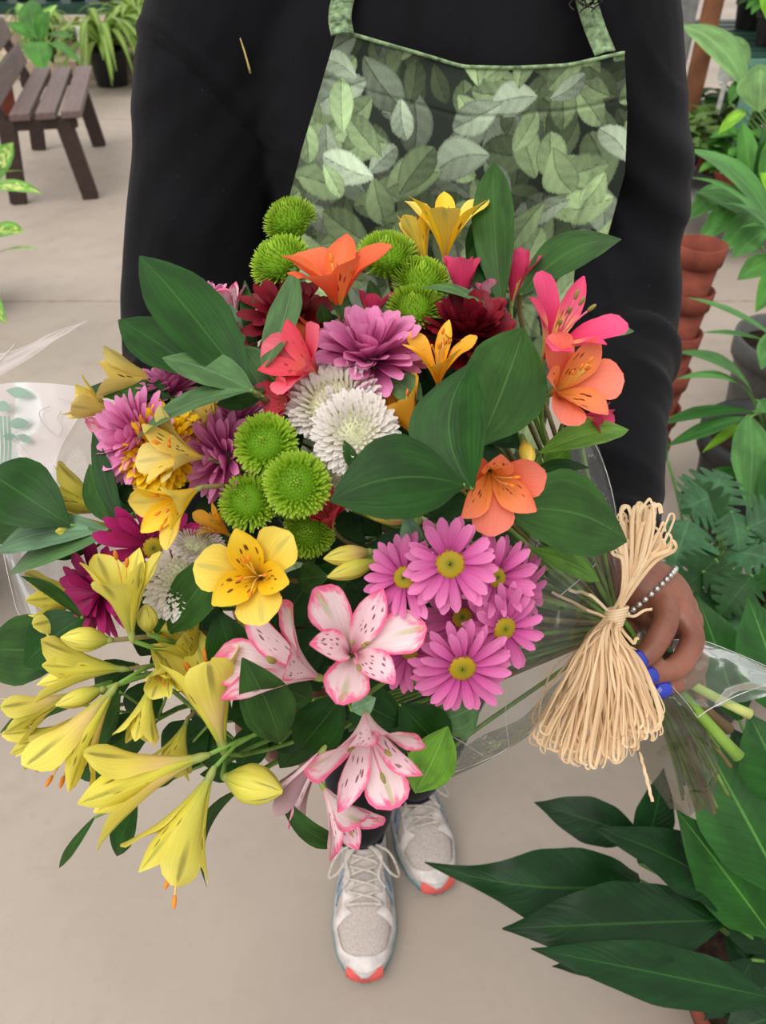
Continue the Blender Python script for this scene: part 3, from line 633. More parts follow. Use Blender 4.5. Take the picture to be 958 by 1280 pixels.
def alstro(px, py, off, face, L, op, col, label, roll=0.0, wide=1.0, anther='o', nst=5, group=None, drop=(), droop=0.0, stems=True, stlen=.72):
    d = DD(px, py) + off; base = pt(px, py, d); Lm = L * d / FP; ax = cd(*face)
    root = empty('alstroemeria_flower', base, label, 'flower', group, frame_rot(ax, roll))
    om, im = PC[col]; sd = int(px * 31 + py * 17)
    rs = np.random.RandomState(sd)
    for k in range(6):
        if k in drop: continue
        outer = k % 2 == 0
        a1 = (R(14) + R(66) * op) if outer else (R(10) + R(52) * op)
        a1 += rs.uniform(-.10, .14); a0 = R(10) + R(14) * op
        G = blade(Lm * rs.uniform(.95, 1.05) * (1 if outer else 1.02), Lm * (.54 if outer else .42) * wide, WO if outer else WI, a0, a1, 1.2 if outer else 1.7, .38 if outer else .5, .035 * Lm, 14, 9,
                  .022 if outer else .012, sd + k, rs.uniform(-.06, .06), .5)
        an = k * math.pi / 3 + rs.uniform(-.12, .12)
        G = rotz(G, an); 
        if not outer: G *= .97
        ob('petal', MB().grid(G).mesh('petal'), om if outer else im, root)
    for k in range(nst):
        an = rs.uniform(0, 6.28); q = rs.uniform(.02, .16) * (1 + op); r_ = Lm * q; zl = Lm * stlen * rs.uniform(.85, 1.25) * (1 - .25 * op)
        e = np.array((math.cos(an) * r_, math.sin(an) * r_, zl))
        P = bez([(math.cos(an) * .02 * Lm, math.sin(an) * .02 * Lm, .1 * Lm), (0, 0, zl * .6), e], 7)
        s_ = ob('stamen', MB().tube(P, Lm * .011, 5).mesh('stamen'), FILP if col in ('pink_white', 'hot_pink') else FIL, root)
        M = Vector((0, 0, 1)).rotation_difference(Vector(P[-1] - P[-2])).to_matrix()
        ob('anther', MB().ball(e, (Lm * .026, Lm * .022, Lm * .065), 7, 6, M).mesh('anther'), ANTH[anther], s_)
    ob('receptacle', MB().lathe([(0, -.13 * Lm), (.026 * Lm, -.11 * Lm), (.042 * Lm, -.04 * Lm), (.044 * Lm, .05 * Lm)], n=10).mesh('receptacle'), CAL, root)
    if stems: stem(root, base - ax * .09 * Lm, ax, .0014)
    return root
def bud(px, py, off, face, L, label, col='chartreuse', roll=0.0, wd=.5, group=None, stems=True):
    d = DD(px, py) + off; base = pt(px, py, d); Lm = L * d / FP; ax = cd(*face)
    root = empty('alstroemeria_bud', base, label, 'flower bud', group, frame_rot(ax, roll))
    for k in range(6):
        t = np.linspace(0, 1, 12); prof = smoothf([0, .15, .4, .65, .85, 1], [.10, .30, .5, .46, .28, .03], t) * Lm * wd * (1.0 if k % 2 == 0 else .93)
        v = np.linspace(-1, 1, 7); aa = k * math.pi / 3 + v * (.62 if k % 2 == 0 else .55); G = np.zeros((12, 7, 3))
        for i in range(12):
            rr = prof[i] * (1 + .06 * (1 - v * v)); G[i, :, 0] = rr * np.cos(aa); G[i, :, 1] = rr * np.sin(aa); G[i, :, 2] = t[i] * Lm
        ob('petal', MB().grid(G).mesh('petal'), PC[col][0], root)
    ob('receptacle', MB().lathe([(0, -.10 * Lm), (.06 * Lm, -.08 * Lm), (.085 * Lm, 0), (.07 * Lm, .06 * Lm)], n=10).mesh('receptacle'), CAL, root)
    if stems: stem(root, base - ax * .09 * Lm, ax, .0015)
    return root

# ---- chrysanthemums
PINK = petal_mat('orchid_pink_ray', [(0, (150, 36, 104)), (.35, (206, 84, 156)), (1, (232, 132, 186))], vein=.3, trans=.2)
MAG = petal_mat('magenta_ray', [(0, (120, 8, 66)), (.4, (156, 14, 88)), (1, (178, 30, 108))], vein=.3, trans=.15)
PUR = petal_mat('mauve_pink_ray', [(0, (184, 70, 136)), (.5, (220, 110, 172)), (1, (236, 156, 200))], vein=.25, trans=.2)
CRIM = petal_mat('crimson_ray', [(0, (70, 6, 16)), (.5, (110, 12, 28)), (1, (134, 22, 40))], vein=.25, trans=.1)
LIME = petal_mat('lime_floret', [(0, (104, 146, 20)), (.5, (156, 194, 40)), (1, (190, 220, 86))], vein=.1, trans=.25)
WHT = petal_mat('cream_white_floret', [(0, (206, 214, 150)), (.35, (238, 232, 220)), (1, (244, 236, 232))], vein=.06, trans=.25)
YELM = petal_mat('bright_yellow_floret', [(0, (220, 160, 0)), (.5, (246, 196, 6)), (1, (250, 210, 30))], vein=.1, trans=.2)
DISK = NT('yellow_green_disk'); _u, _v = DISK.uv()
DISKM = DISK.finish(DISK.ramp(_u, [(0, (116, 118, 20)), (.45, (150, 134, 14)), (1, (170, 130, 14))]), .6, .3)
CALM = plain('mum_calyx', (92, 128, 60), .5, .3, .15)
def disk(root, r, name='disk'):
    mb = MB(); n = 170
    th = np.linspace(0, 2 * np.pi, 18, endpoint=False)
    mb.lathe([(r * .98, -.12 * r), (r * .95, .10 * r), (r * .75, .25 * r), (r * .4, .32 * r), (0.001, .30 * r)], n=18)
    mb.uv[-1] = np.repeat(np.array([1, 1, .75, .4, 0]), 18)[:, None] * np.ones((1, 2))
    for k in range(n):
        q = math.sqrt((k + .5) / n); a = k * 2.39996; z = .30 * r * (1 - q ** 2.6) + .02 * r; c = np.array((q * r * .98 * math.cos(a), q * r * .98 * math.sin(a), z)); e = r * .062
        mb.add(np.array([c + (e, 0, 0), c + (0, e, 0), c - (e, 0, 0), c - (0, e, 0), c + np.array((c[0] * .05, c[1] * .05, e * 1.9))]), [(0, 1, 4), (1, 2, 4), (2, 3, 4), (3, 0, 4)], [(q, 0)] * 5)
    o = ob(name, mb.mesh('disk'), DISKM, root); o['label'] = 'yellow-green centre disk'; return o
RAYS = {}
def raymesh(key, L, W, a0, a1, m, cup=.35, nu=8, nv=5, side=0, seed=0, ruf=.004):
    G = blade(L, W, WD, a0, a1, 1.0, cup, 0, nu, nv, ruf, seed, side, .2)
    return MB().grid(G).mesh('ray_petal', True, m)
def mum(px, py, off, face, Rp, m, rows, label, name='chrysanthemum', roll=0, dk=.30, group=None, wd=.27, cup=.35, jit=.12):
    """rows: (count, length, start angle from the axis, end angle, start radius, start height) in units of the flower radius"""
    d = DD(px, py) + off; base = pt(px, py, d); Rm = Rp * d / FP; ax = cd(*face); rs = np.random.RandomState(int(px * 7 + py * 13))
    root = empty(name, base, label, 'flower', group, frame_rot(ax, roll))
    for ri, (n, ln, a0, a1, r0, z0) in enumerate(rows):
        var = []
        for q in range(3):
            var.append(raymesh(None, Rm * ln * (1, .93, 1.06)[q], Rm * wd * (1, .9, 1.1)[q], R(a0), R(a1) + (0, .12, -.12)[q], m, cup, side=(0, .05, -.05)[q], seed=q + int(px)))
        for k in range(n):
            an = (k + rs.uniform(-.22, .22)) / n * 2 * math.pi + ri * .4; M = Matrix.Rotation(an, 4, 'Z') @ Matrix.Translation((r0 * Rm, 0, z0 * Rm)) @ Matrix.Rotation(rs.uniform(-jit, jit), 4, 'Y') @ Matrix.Rotation(rs.uniform(-.25, .25), 4, 'X')
            ob('ray_petal', var[rs.randint(3)], None, root, M)
    if dk: disk(root, Rm * dk)
    ob('calyx', MB().lathe([(0, -.30 * Rm), (.10 * Rm, -.28 * Rm), (.26 * Rm, -.12 * Rm), (.24 * Rm, -.03 * Rm), (.05 * Rm, 0)], n=12).mesh('calyx'), CALM, root)
    stem(root, base - ax * .28 * Rm, ax, .0017); return root
DAISY = [(16, .98, 84, 98, .20, -.03), (15, .90, 74, 88, .19, .01)]
DAISYC = [(15, .98, 76, 92, .20, -.03), (14, .90, 62, 80, .19, .02)]
DBL = [(15, .95, 80, 100, .16, -.05), (15, .86, 66, 86, .14, 0), (13, .74, 50, 70, .12, .04), (10, .60, 34, 52, .09, .07), (7, .45, 15, 30, .05, .09)]
DBLF = [(17, .80, 74, 90, .20, -.05), (17, .80, 56, 72, .18, 0), (16, .78, 40, 54, .15, .03), (13, .74, 24, 36, .11, .05), (8, .68, 8, 18, .05, .07)]
def pompon(px, py, off, face, Rp, m, label, n=300, name='pompon_chrysanthemum', flat=.62, pl=.42, pw=.13, curl=1.0, group=None, top=1.85, core=None, roll=0):
    """dense head of tiny florets: nobody could count them, so they are one part"""
    d = DD(px, py) + off; base = pt(px, py, d); Rm = Rp * d / FP; ax = cd(*face); rs = np.random.RandomState(int(px * 3 + py * 5))
    root = empty(name, base, label, 'flower', group, frame_rot(ax, roll))
    mb = MB()
    for k in range(n):
        q = (k + .5) / n; pol = top * q ** .55; az = k * 2.39996 + rs.uniform(-.1, .1)
        ln = Rm * pl * (.55 + .45 * min(1, q * 1.6)) * rs.uniform(.9, 1.1); W = Rm * pw * (.55 + .5 * min(1, q * 1.5))
        G = blade(ln, W, WD, -R(6), -R(22) * curl - R(18) * (1 - q) * curl, 1, .6, 0, 5, 3)
        # local z of the petal -> outward direction, petal face towards the pole
        dirv = np.array((math.sin(pol), 0, math.cos(pol))); tang = np.array((math.cos(pol), 0, -math.sin(pol)))
        st_ = np.array((math.sin(pol) * Rm * .62, 0, math.cos(pol) * Rm * .62 * flat + Rm * .05))
        H = st_ + G[..., 2:3] * (dirv * np.array((1, 1, flat + .15))) + G[..., 0:1] * tang + G[..., 1:2] * np.array((0, 1, 0))
        mb.grid(rotz(H, az))
    o = ob('florets', mb.mesh('florets'), m, root); o['kind'] = 'stuff'
    ob('core', MB().ball((0, 0, 0), (Rm * .66, Rm * .66, Rm * .62 * flat), 14, 10).mesh('core'), core or CALM, root)
    stem(root, base - ax * .3 * Rm, ax, .0017); return root

# ---- leaves
LF = {'ruscus': leaf_mat('ruscus_leaf', (47, 80, 32), (66, 102, 48), .42, 26), 'dark': leaf_mat('dark_glossy_leaf', (28, 65, 17), (48, 88, 32), .38, 26),
      'grey': leaf_mat('grey_green_leaf', (82, 116, 70), (104, 140, 100), .5, 30), 'lime': leaf_mat('fresh_green_leaf', (96, 142, 48), (128, 170, 80), .42, 26), 'under': leaf_mat('leaf_underside', (104, 138, 104), (126, 156, 120), .55, 30),
      'inner': leaf_mat('inner_foliage', (36, 70, 32), (56, 92, 46), .45, 26)}
WL = ([0, .06, .2, .42, .65, .85, .95, 1], [.05, .24, .68, 1, .90, .48, .18, .015])
WL2 = ([0, .1, .3, .55, .8, .93, 1], [.06, .38, .85, 1, .70, .28, .02])
WN = ([0, .1, .35, .6, .85, 1], [.12, .5, .92, 1, .5, .02])
def leafgrid(A, B, W, nrm, bend=.08, fold=.12, cup=0.0, wf=WL, nu=14, nv=7, twist=0.0, side=0.0, wave=0.0, seed=0):
    A, B = Vector(A), Vector(B); e1 = (B - A); L = e1.length; e1.normalize(); e3 = (nrm - e1 * nrm.dot(e1)).normalized(); e2 = e3.cross(e1)
    t = np.linspace(0, 1, nu); v = np.linspace(-1, 1, nv); w_ = smoothf(wf[0], wf[1], t) * W / 2
    e1, e2, e3, A = [np.array(tuple(q)) for q in (e1, e2, e3, A)]; G = np.zeros((nu, nv, 3))
    for i in range(nu):
        tw = twist * (t[i] - .3); E2 = e2 * math.cos(tw) + e3 * math.sin(tw); E3 = e3 * math.cos(tw) - e2 * math.sin(tw)
        arc = 4 * t[i] * (1 - t[i])
        c = A + e1 * L * t[i] + e3 * bend * L * arc + e2 * side * L * arc
        h = fold * w_[i] * np.abs(v) + cup * w_[i] * v * v + wave * W * np.sin(t[i] * 17 + seed + 2 * np.sign(v)) * np.abs(v) ** 2
        G[i] = c + E2 * (w_[i] * v)[:, None] + E3 * h[:, None]
    return G
def sprig(label, leaves, group=None, name='foliage_sprig', node=None, off=0.0, stemto=True):
    """leaves: (base px, py, depth offset, tip px, py, depth offset, width px, kind, options)"""
    b0 = leaves[0]; nd = node or (b0[0], b0[1], .01)
    o0 = pt(nd[0], nd[1], DD(nd[0], nd[1]) + nd[2] + off)
    root = empty(name, o0, label, 'leaves', group)
    for q in leaves:
        ax_, ay, ad, bx, by, bd, W, kind = q[:8]; kw = dict(q[8]) if len(q) > 8 else {}
        f = kw.pop('face', (0, .1, 1)); wl = kw.pop('wf', WL)
        A = pt(ax_, ay, DD(ax_, ay) + ad + off); B = pt(bx, by, DD(bx, by) + bd + off); Wm = W * (DD(ax_, ay) + off) / FP
        G = leafgrid(A, B, Wm, cd(*f), wf=wl, **kw) - np.array(tuple(o0))
        ob('leaf', MB().grid(G).mesh('leaf'), LF[kind], root)
        if (A - o0).length > .006: ob('petiole', MB().tube(bez([(0, 0, 0), (A - o0) * .5 + FWD * .006, A - o0], 6), .0010, 5).mesh('petiole'), STEM, root)
    if stemto: stem(root, o0 + FWD * .004, cd(0, 0, .6), .0019)
    return root
# ---------------------------------------------------------------- alstroemerias
G1 = 'chartreuse alstroemeria blooms'
A = alstro
# chartreuse spray, lower left
A(164, 792, -.066, (-.06, 1, .32), 108, .42, 'chartreuse', 'chartreuse alstroemeria standing upright before the magenta daisy mums', roll=.5, group=G1, nst=2, stlen=.95, wide=.84)
A(278, 930, -.035, (-.16, 1, .30), 150, .30, 'blush_chartreuse', 'tall chartreuse alstroemeria pointing up beside the pink and white blooms', roll=.9, group=G1, nst=2, wide=.8)
A(250, 835, -.010, (-.35, .85, .5), 88, .45, 'chartreuse', 'chartreuse alstroemeria with a curled petal between two dark leaves', roll=.2, group=G1, nst=2, wide=.84)
A(188, 858, -.040, (-.12, -1, .45), 72, .28, 'chartreuse', 'small chartreuse alstroemeria hanging down from the middle of its spray', roll=.4, group=G1, nst=3, wide=.9)
A(205, 820, -.030, (.15, -.6, .8), 56, .30, 'chartreuse', 'small nodding chartreuse alstroemeria with orange anthers above the hanging one', roll=.1, group=G1, nst=4, wide=1.1)
A(150, 836, -.025, (-1, .12, .30), 98, .36, 'chartreuse', 'chartreuse alstroemeria opening sideways over a broad dark leaf', roll=.3, group=G1, nst=2, wide=.84)
A(138, 866, -.050, (-.62, -.9, .35), 120, .38, 'blush_chartreuse', 'large blushed chartreuse alstroemeria drooping with streaked throat', roll=.7, group=G1, nst=4, stlen=1.1, wide=.84)
A(92, 868, -.010, (-1, -.35, .3), 82, .26, 'blush_chartreuse', 'half open blushed chartreuse alstroemeria above a narrow leaf', roll=.2, group=G1, nst=1, wide=.8)
A(88, 905, -.015, (-1, -.45, .25), 74, .25, 'chartreuse', 'half open chartreuse alstroemeria under a narrow leaf, low over the floor', roll=.6, group=G1, nst=2, wide=.8)
A(246, 948, -.055, (-1, -.22, .30), 140, .32, 'blush_chartreuse', 'long blushed chartreuse alstroemeria trumpet lying sideways', roll=.5, group=G1, nst=2, wide=.85)
A(262, 972, -.060, (-.45, -1, .30), 128, .40, 'chartreuse', 'lowest chartreuse alstroemeria trumpet hanging with a long orange stamen', roll=.25, group=G1, nst=2, stlen=1.25, wide=.84)
A(232, 905, -.005, (-.2, -.8, .5), 66, .42, 'chartreuse', 'shaded chartreuse alstroemeria tucked inside its spray', roll=.3, group=G1, nst=3, wide=.84)
bud(284, 972, -.050, (1, -.12, .35), 78, 'fat closed chartreuse alstroemeria bud above a thin curved leaf', wd=.62, group='alstroemeria buds')
bud(186, 790, -.050, (.05, 1, .5), 42, 'small green alstroemeria bud beside the upright chartreuse bloom', wd=.6, group='alstroemeria buds')
bud(136, 800, -.055, (-1, .12, .4), 56, 'plump green alstroemeria bud above the sideways chartreuse bloom', wd=.55, group='alstroemeria buds')
bud(128, 862, -.045, (-1, -.3, .4), 56, 'slim yellow-green alstroemeria bud between chartreuse blooms', wd=.42, group='alstroemeria buds')
# left rim
A(126, 742, .015, (-1, -.08, .25), 86, .30, 'chartreuse', 'chartreuse alstroemeria tucked beneath grey-green leaves at the wrap', roll=.4, group=G1, nst=1, wide=.84)
A(112, 762, .005, (-1, -.5, .25), 70, .30, 'chartreuse', 'lower chartreuse alstroemeria behind a thin pointed leaf by the wrap', roll=.1, group=G1, nst=1, wide=.84)
A(146, 640, .010, (-1, .35, .30), 92, .32, 'chartreuse', 'chartreuse alstroemeria against the clear wrap above the magenta mums', roll=.2, group=G1, nst=1, wide=.84)
A(152, 660, .000, (-1, -.05, .4), 78, .28, 'chartreuse', 'pale chartreuse alstroemeria resting on a large dark leaf', roll=.6, group=G1, nst=1, wide=.84)
A(208, 478, .010, (-1, .12, .22), 84, .30, 'pale_yellow', 'blush-tinged pale yellow alstroemeria under two dark ruscus leaves', roll=.3, nst=2)
A(150, 520, .010, (-.9, .35, .35), 66, .40, 'pale_yellow', 'pale yellow alstroemeria with orange anthers beside mauve mums', roll=.8, nst=2)
A(160, 530, .005, (-.7, -.35, .5), 52, .5, 'light_pink', 'light pink alstroemeria half hidden under mauve mums', roll=.3, nst=0)
# yellow
A(326, 722, -.034, (-.06, .18, 1), 92, .86, 'yellow', 'wide open bright yellow alstroemeria with brown streaks', roll=.75, nst=5, wide=1.28)
A(286, 668, -.010, (-.5, .5, .6), 50, .5, 'golden', 'small golden alstroemeria showing rusty anthers beneath lime pompons', roll=.2, anther='b', nst=5, wide=.7)
A(252, 572, -.034, (-.75, .12, .75), 82, .62, 'pale_yellow', 'pale yellow streaked alstroemeria overlapping the bright yellow mum', roll=.9, nst=4)
A(246, 612, -.052, (-.65, -.50, .75), 82, .60, 'yellow', 'yellow alstroemeria drooping over magenta mums with long orange anthers', roll=.4, nst=5, stlen=.9)
A(272, 540, .000, (-.3, .55, .7), 58, .55, 'pale_yellow', 'rounded pale yellow alstroemeria behind the streaked one', roll=.3, nst=0)
A(556, 322, .008, (.02, .9, .5), 88, .80, 'yellow', 'soft yellow alstroemeria rising in front of the apron', roll=.55, nst=2, wide=.85)
A(532, 330, .020, (-.25, 1, .2), 66, .25, 'yellow', 'half closed yellow alstroemeria behind the lime buttons', roll=.1, nst=2, wide=.7)
A(548, 480, -.015, (-.05, .75, .70), 78, .72, 'golden', 'golden alstroemeria with curling stamens under the crimson mum', roll=.3, nst=5, stlen=.95, wide=.7)
A(520, 545, -.012, (-.45, .75, .45), 76, .5, 'golden', 'golden streaked alstroemeria between white mum and broad leaf', roll=.6, nst=1)
# orange and coral
A(424, 388, -.008, (-.10, .85, .62), 98, .88, 'orange', 'vivid orange alstroemeria above the mauve mum', roll=.2, nst=1, wide=1.15)
A(418, 424, .010, (-1, .10, .35), 76, .30, 'orange', 'orange alstroemeria lying sideways under the vivid one', roll=.5, nst=0, wide=.8)
A(690, 492, -.020, (.35, .12, .9), 88, .88, 'coral', 'open coral alstroemeria with streaked golden throat', wide=1.18, roll=.25, nst=5, stlen=.9)
A(612, 588, -.045, (.02, -.40, .9), 92, .78, 'coral', 'coral orange alstroemeria set between three broad leaves', wide=1.15, roll=.5, nst=2)
# pinks
A(400, 470, -.012, (-.6, .30, .8), 80, .72, 'rose', 'rose alstroemeria with frilled petals beside the white mum', roll=.2, nst=0, wide=1.15)
A(370, 500, -.008, (-.6, -.1, .8), 54, .6, 'rose', 'small rose alstroemeria above the lime pompons', roll=.5, nst=0, wide=1.1)
A(680, 448, -.015, (.28, .50, .80), 108, .80, 'hot_pink', 'hot pink alstroemeria with spread petals at the bouquet top', roll=.1, nst=5, anther='g', wide=.72, stlen=.9)
A(578, 385, .005, (-.05, 1, .35), 66, .22, 'hot_pink', 'closed pink alstroemeria beside the tall pointed leaf', roll=.4, nst=0, group='pink blooms beside the tall leaf')
A(640, 378, .012, (.08, 1, .35), 68, .30, 'hot_pink', 'half open pink alstroemeria behind the tall pointed leaf', roll=.1, nst=0, group='pink blooms beside the tall leaf')
A(616, 390, .006, (-.3, 1, .5), 48, .35, 'light_pink', 'small pale pink alstroemeria at the tall leaf foot', roll=.8, nst=0)
A(462, 412, .012, (.15, 1, .4), 52, .4, 'hot_pink', 'narrow pink alstroemeria peeping above the mauve mum', roll=.3, nst=0, wide=.8)
A(505, 430, .015, (.5, .5, .6), 46, .6, 'rose', 'rose alstroemeria petals between mauve and crimson mums', roll=.3, nst=0)
A(415, 660, -.005, (-.15, .6, .75), 66, .5, 'red', 'deep red alstroemeria between lime pompon and broad leaf', roll=.4, nst=0)
A(296, 400, .015, (-.3, 1, .4), 46, .5, 'light_pink', 'light pink alstroemeria behind grey leaves near the sweatshirt', roll=.2, nst=0)
A(724, 520, -.002, (.75, -.2, .5), 44, .5, 'hot_pink', 'little pink alstroemeria under the open coral one', roll=.5, nst=0)
# pink and white
A(396, 846, -.030, (-.75, .42, .75), 124, .70, 'pink_white', 'freckled pink and white alstroemeria facing the chartreuse spray', roll=.62, anther='g', nst=2, drop=(4,))
A(440, 818, -.045, (.18, .42, .95), 112, .86, 'pink_white', 'big white and pink alstroemeria beside the orchid daisies', roll=.32, anther='g', nst=4)
A(458, 892, -.050, (.10, -.55, .80), 116, .72, 'pink_white', 'pink and white alstroemeria hanging with one heavily freckled petal', roll=.95, anther='g', nst=3)
A(405, 985, -.030, (.62, -.72, .5), 84, .5, 'pink_white', 'lowest pink-edged alstroemeria turned towards the shoes', roll=.2, nst=3, anther='b')
A(402, 940, -.015, (-.6, -.75, .3), 96, .22, 'mauve', 'faded mauve alstroemeria drooping above the floor', roll=.5, nst=0, wide=.5)
bud(462, 690, -.025, (-1, -.12, .5), 62, 'yellow-green alstroemeria bud beside the red bloom', 'blush_chartreuse', wd=.42, group='alstroemeria buds')
bud(470, 702, -.030, (-1, -.30, .4), 66, 'streaked yellow-green bud above the white and pink blooms', 'chartreuse', wd=.36, group='alstroemeria buds')
bud(520, 650, -.012, (-1, .25, .5), 86, 'long olive bud under the broad leaf', 'blush_chartreuse', wd=.32, group='alstroemeria buds')
bud(655, 552, -.030, (.05, -.75, .7), 44, 'tiny golden bud beside the coral orange bloom', 'yellow', wd=.45, group='alstroemeria buds')
# ---------------------------------------------------------------- chrysanthemums
GD = 'orchid pink daisy mums'
mum(563, 705, -.070, (-.03, .02, 1), 52, PINK, DAISY, 'orchid pink daisy mum facing straight out, in front of its cluster', 'daisy_chrysanthemum', .2, .38, GD, .30)
mum(506, 722, -.056, (-.36, .08, .93), 48, PINK, DAISY, 'orchid pink daisy mum turned towards the white and pink bloom', 'daisy_chrysanthemum', .5, .32, GD)
mum(620, 722, -.056, (.46, .10, .90), 49, PINK, DAISYC, 'orchid pink daisy mum turned towards the raffia, under the big leaf', 'daisy_chrysanthemum', .1, .32, GD)
mum(630, 785, -.062, (.36, -.18, .92), 51, PINK, DAISY, 'orchid pink daisy mum over the clear wrap beside the raffia', 'daisy_chrysanthemum', .4, .33, GD)
mum(578, 834, -.066, (.05, -.36, .93), 57, PINK, DAISY, 'lowest orchid pink daisy mum with long drooping petals', 'daisy_chrysanthemum', .3, .33, GD)
mum(578, 772, -.036, (.0, .1, 1), 46, PINK, DAISYC, 'orchid pink daisy mum half hidden in the middle of its cluster', 'daisy_chrysanthemum', .0, .34, GD)
mum(512, 812, -.020, (-.5, -.3, .8), 52, PINK, DAISYC, 'shaded orchid pink daisy mum behind the white and pink petals', 'daisy_chrysanthemum', .6, .30, GD)
mum(645, 740, -.012, (.7, -.1, .6), 54, PINK, DAISYC, 'orchid pink daisy mum at the back of its cluster by the wrap', 'daisy_chrysanthemum', .2, .30, GD)
mum(192, 684, -.030, (.30, -.25, .92), 60, MAG, DAISYC, 'magenta daisy mum with a yellow-green eye', 'daisy_chrysanthemum', .2, .26, None, .30)
mum(128, 738, -.012, (-.55, -.15, .8), 58, MAG, [(16, .95, 76, 92, .16, -.03), (14, .86, 56, 74, .14, .02), (10, .66, 34, 48, .1, .05)], 'magenta mum with its eye hidden, behind the upright chartreuse bloom', 'daisy_chrysanthemum', .5, .0, None, .32)
mum(178, 548, -.012, (-.62, .05, .75), 66, PUR, DBLF, 'mauve double mum turned to the clear wrap', roll=.3, dk=0, wd=.27)
mum(212, 492, .010, (-.35, .75, .5), 50, PUR, DBLF, 'small mauve double mum under grey-green ruscus leaves', roll=.3, dk=0, wd=.24)
mum(282, 572, -.014, (-.62, -.12, .75), 62, PUR, DBLF, 'mauve double mum touching the lime pompons', roll=.1, dk=0, wd=.27)
mum(300, 528, .000, (-.1, .8, .6), 44, PUR, DBLF, 'small mauve double mum under the rose blooms', roll=.1, dk=0, wd=.22)
mum(462, 448, -.008, (.02, .62, .80), 76, PUR, DBLF, 'large shaggy mauve mum above the white mums', roll=.3, dk=0, wd=.30, jit=.22)
mum(584, 424, -.006, (.05, .62, .75), 70, CRIM, DBLF, 'dark crimson double mum behind the paired broad leaves', roll=.1, dk=0, wd=.30, jit=.2)
mum(358, 402, .012, (.15, .45, .85), 62, CRIM, DBL, 'dark crimson mum behind a narrow upright leaf', roll=.1, dk=.2, wd=.30, jit=.2)
mum(262, 384, .03, (.0, .9, .4), 40, PUR, DBLF, 'mauve mum far behind the ruscus leaves', roll=.1, dk=0, wd=.24)
GL = 'lime green pompon mums'
LC = plain('lime_core', (104, 150, 26), .6, .2)
for q in ((333, 556, -.030, (-.05, .20, 1), 43, 'upper lime pompon mum of the trio below the rose blooms'), (372, 606, -.036, (.12, .05, 1), 45, 'lime pompon mum of the trio touching the white mums'),
          (312, 628, -.026, (-.10, .25, .95), 40, 'lower lime pompon mum of the trio above the yellow bloom'), (386, 664, .0, (.2, 0, .9), 36, 'shaded lime pompon mum beside the open yellow bloom'),
          (364, 278, .010, (-.25, .55, .55), 37, 'topmost lime pompon mum on its stalk before the apron'), (352, 330, .006, (-.45, .6, .65), 42, 'lime pompon mum below the topmost one'),
          (484, 324, .008, (.0, .65, .70), 42, 'lime button mum beside the soft yellow bloom'), (526, 354, .004, (.1, .65, .70), 40, 'lime button mum above a curved narrow leaf'),
          (518, 388, -.002, (-.1, .55, .80), 38, 'lime button mum nestled against the crimson mum')):
    pompon(q[0], q[1], q[2], q[3], q[4] * .94, LIME, q[5], 360, pl=.42, pw=.11, flat=.92, curl=1.3, group=GL, core=LC)
WC = plain('cream_core', (214, 216, 176), .6, .2)
for q in ((418, 506, -.020, (-.15, .55, .85), 58, 'domed white mum with a blush tint', 1.0), (444, 542, -.032, (.12, .08, 1), 52, 'white mum with a pale green eye', .2), (428, 592, -.008, (0, -.3, .9), 44, 'shaded white mum under the green-eyed one', .4),
          (228, 722, -.022, (.05, .2, .95), 52, 'white mum behind two pointed leaves', .3), (246, 682, -.024, (.3, .7, .5), 32, 'small white mum between magenta and yellow blooms', .5)):
    pompon(q[0], q[1], q[2], q[3], q[4], WHT, q[5], 320, pl=.46, pw=.19, flat=.62, curl=q[6], group='white mums', core=WC)
pompon(206, 560, -.014, (-.2, .25, .9), 52, YELM, 'bright yellow ruffled mum under a grey-green leaf', 170, pl=.55, pw=.24, flat=.6, curl=.3, core=YELM)
# ---------------------------------------------------------------- leaf sprigs
g = {}
sprig('ruscus sprig with two big dark leaves over the black sleeve', [
    (312, 487, -.045, 175, 320, -.035, 84, 'dark', dict(face=(.25, .15, 1), bend=.05, fold=.16)), (256, 470, -.015, 148, 400, -.01, 64, 'dark', dict(face=(0, .3, 1), bend=.06)),
    (318, 490, -.050, 203, 447, -.05, 58, 'grey', dict(face=(.1, .7, .8), bend=.06)), (314, 488, -.060, 168, 553, -.045, 52, 'grey', dict(face=(-.1, .8, .7), bend=.10)), (330, 490, -.020, 298, 432, -.02, 52, 'grey', dict(face=(0, 0, 1))),
    (330, 496, -.03, 270, 506, -.03, 26, 'ruscus')], node=(318, 490, -.04))
sprig('grey-green upright ruscus leaf in front of the dark crimson mum', [(331, 458, -.03, 368, 333, -.02, 52, 'grey', dict(face=(-.5, .1, .9), bend=-.06, wf=WN)), (305, 452, .005, 272, 372, .005, 42, 'under', dict(bend=.05)), (320, 450, .005, 306, 350, .01, 20, 'ruscus', dict(wf=WN))])
sprig('ruscus leaf pair over the clear wrap above mauve mums', [(222, 512, -.005, 112, 484, 0, 46, 'ruscus', dict(face=(0, .6, .8))), (214, 498, -.01, 176, 478, 0, 26, 'dark')])
sprig('big dark ruscus leaf and grey-green companions across the clear wrap', [
    (88, 656, -.035, -14, 590, -.03, 84, 'dark', dict(face=(.1, .2, 1), bend=.14, fold=.1)), (134, 662, -.03, -6, 692, -.025, 56, 'under', dict(face=(0, .6, .8), bend=.1)), (136, 668, -.035, 8, 722, -.02, 58, 'grey', dict(face=(-.1, .6, .8), bend=.08, twist=.4)),
    (40, 655, -.01, -20, 650, 0, 60, 'ruscus'), (110, 690, -.01, 56, 690, -.01, 22, 'ruscus')], node=(138, 668, -.02))
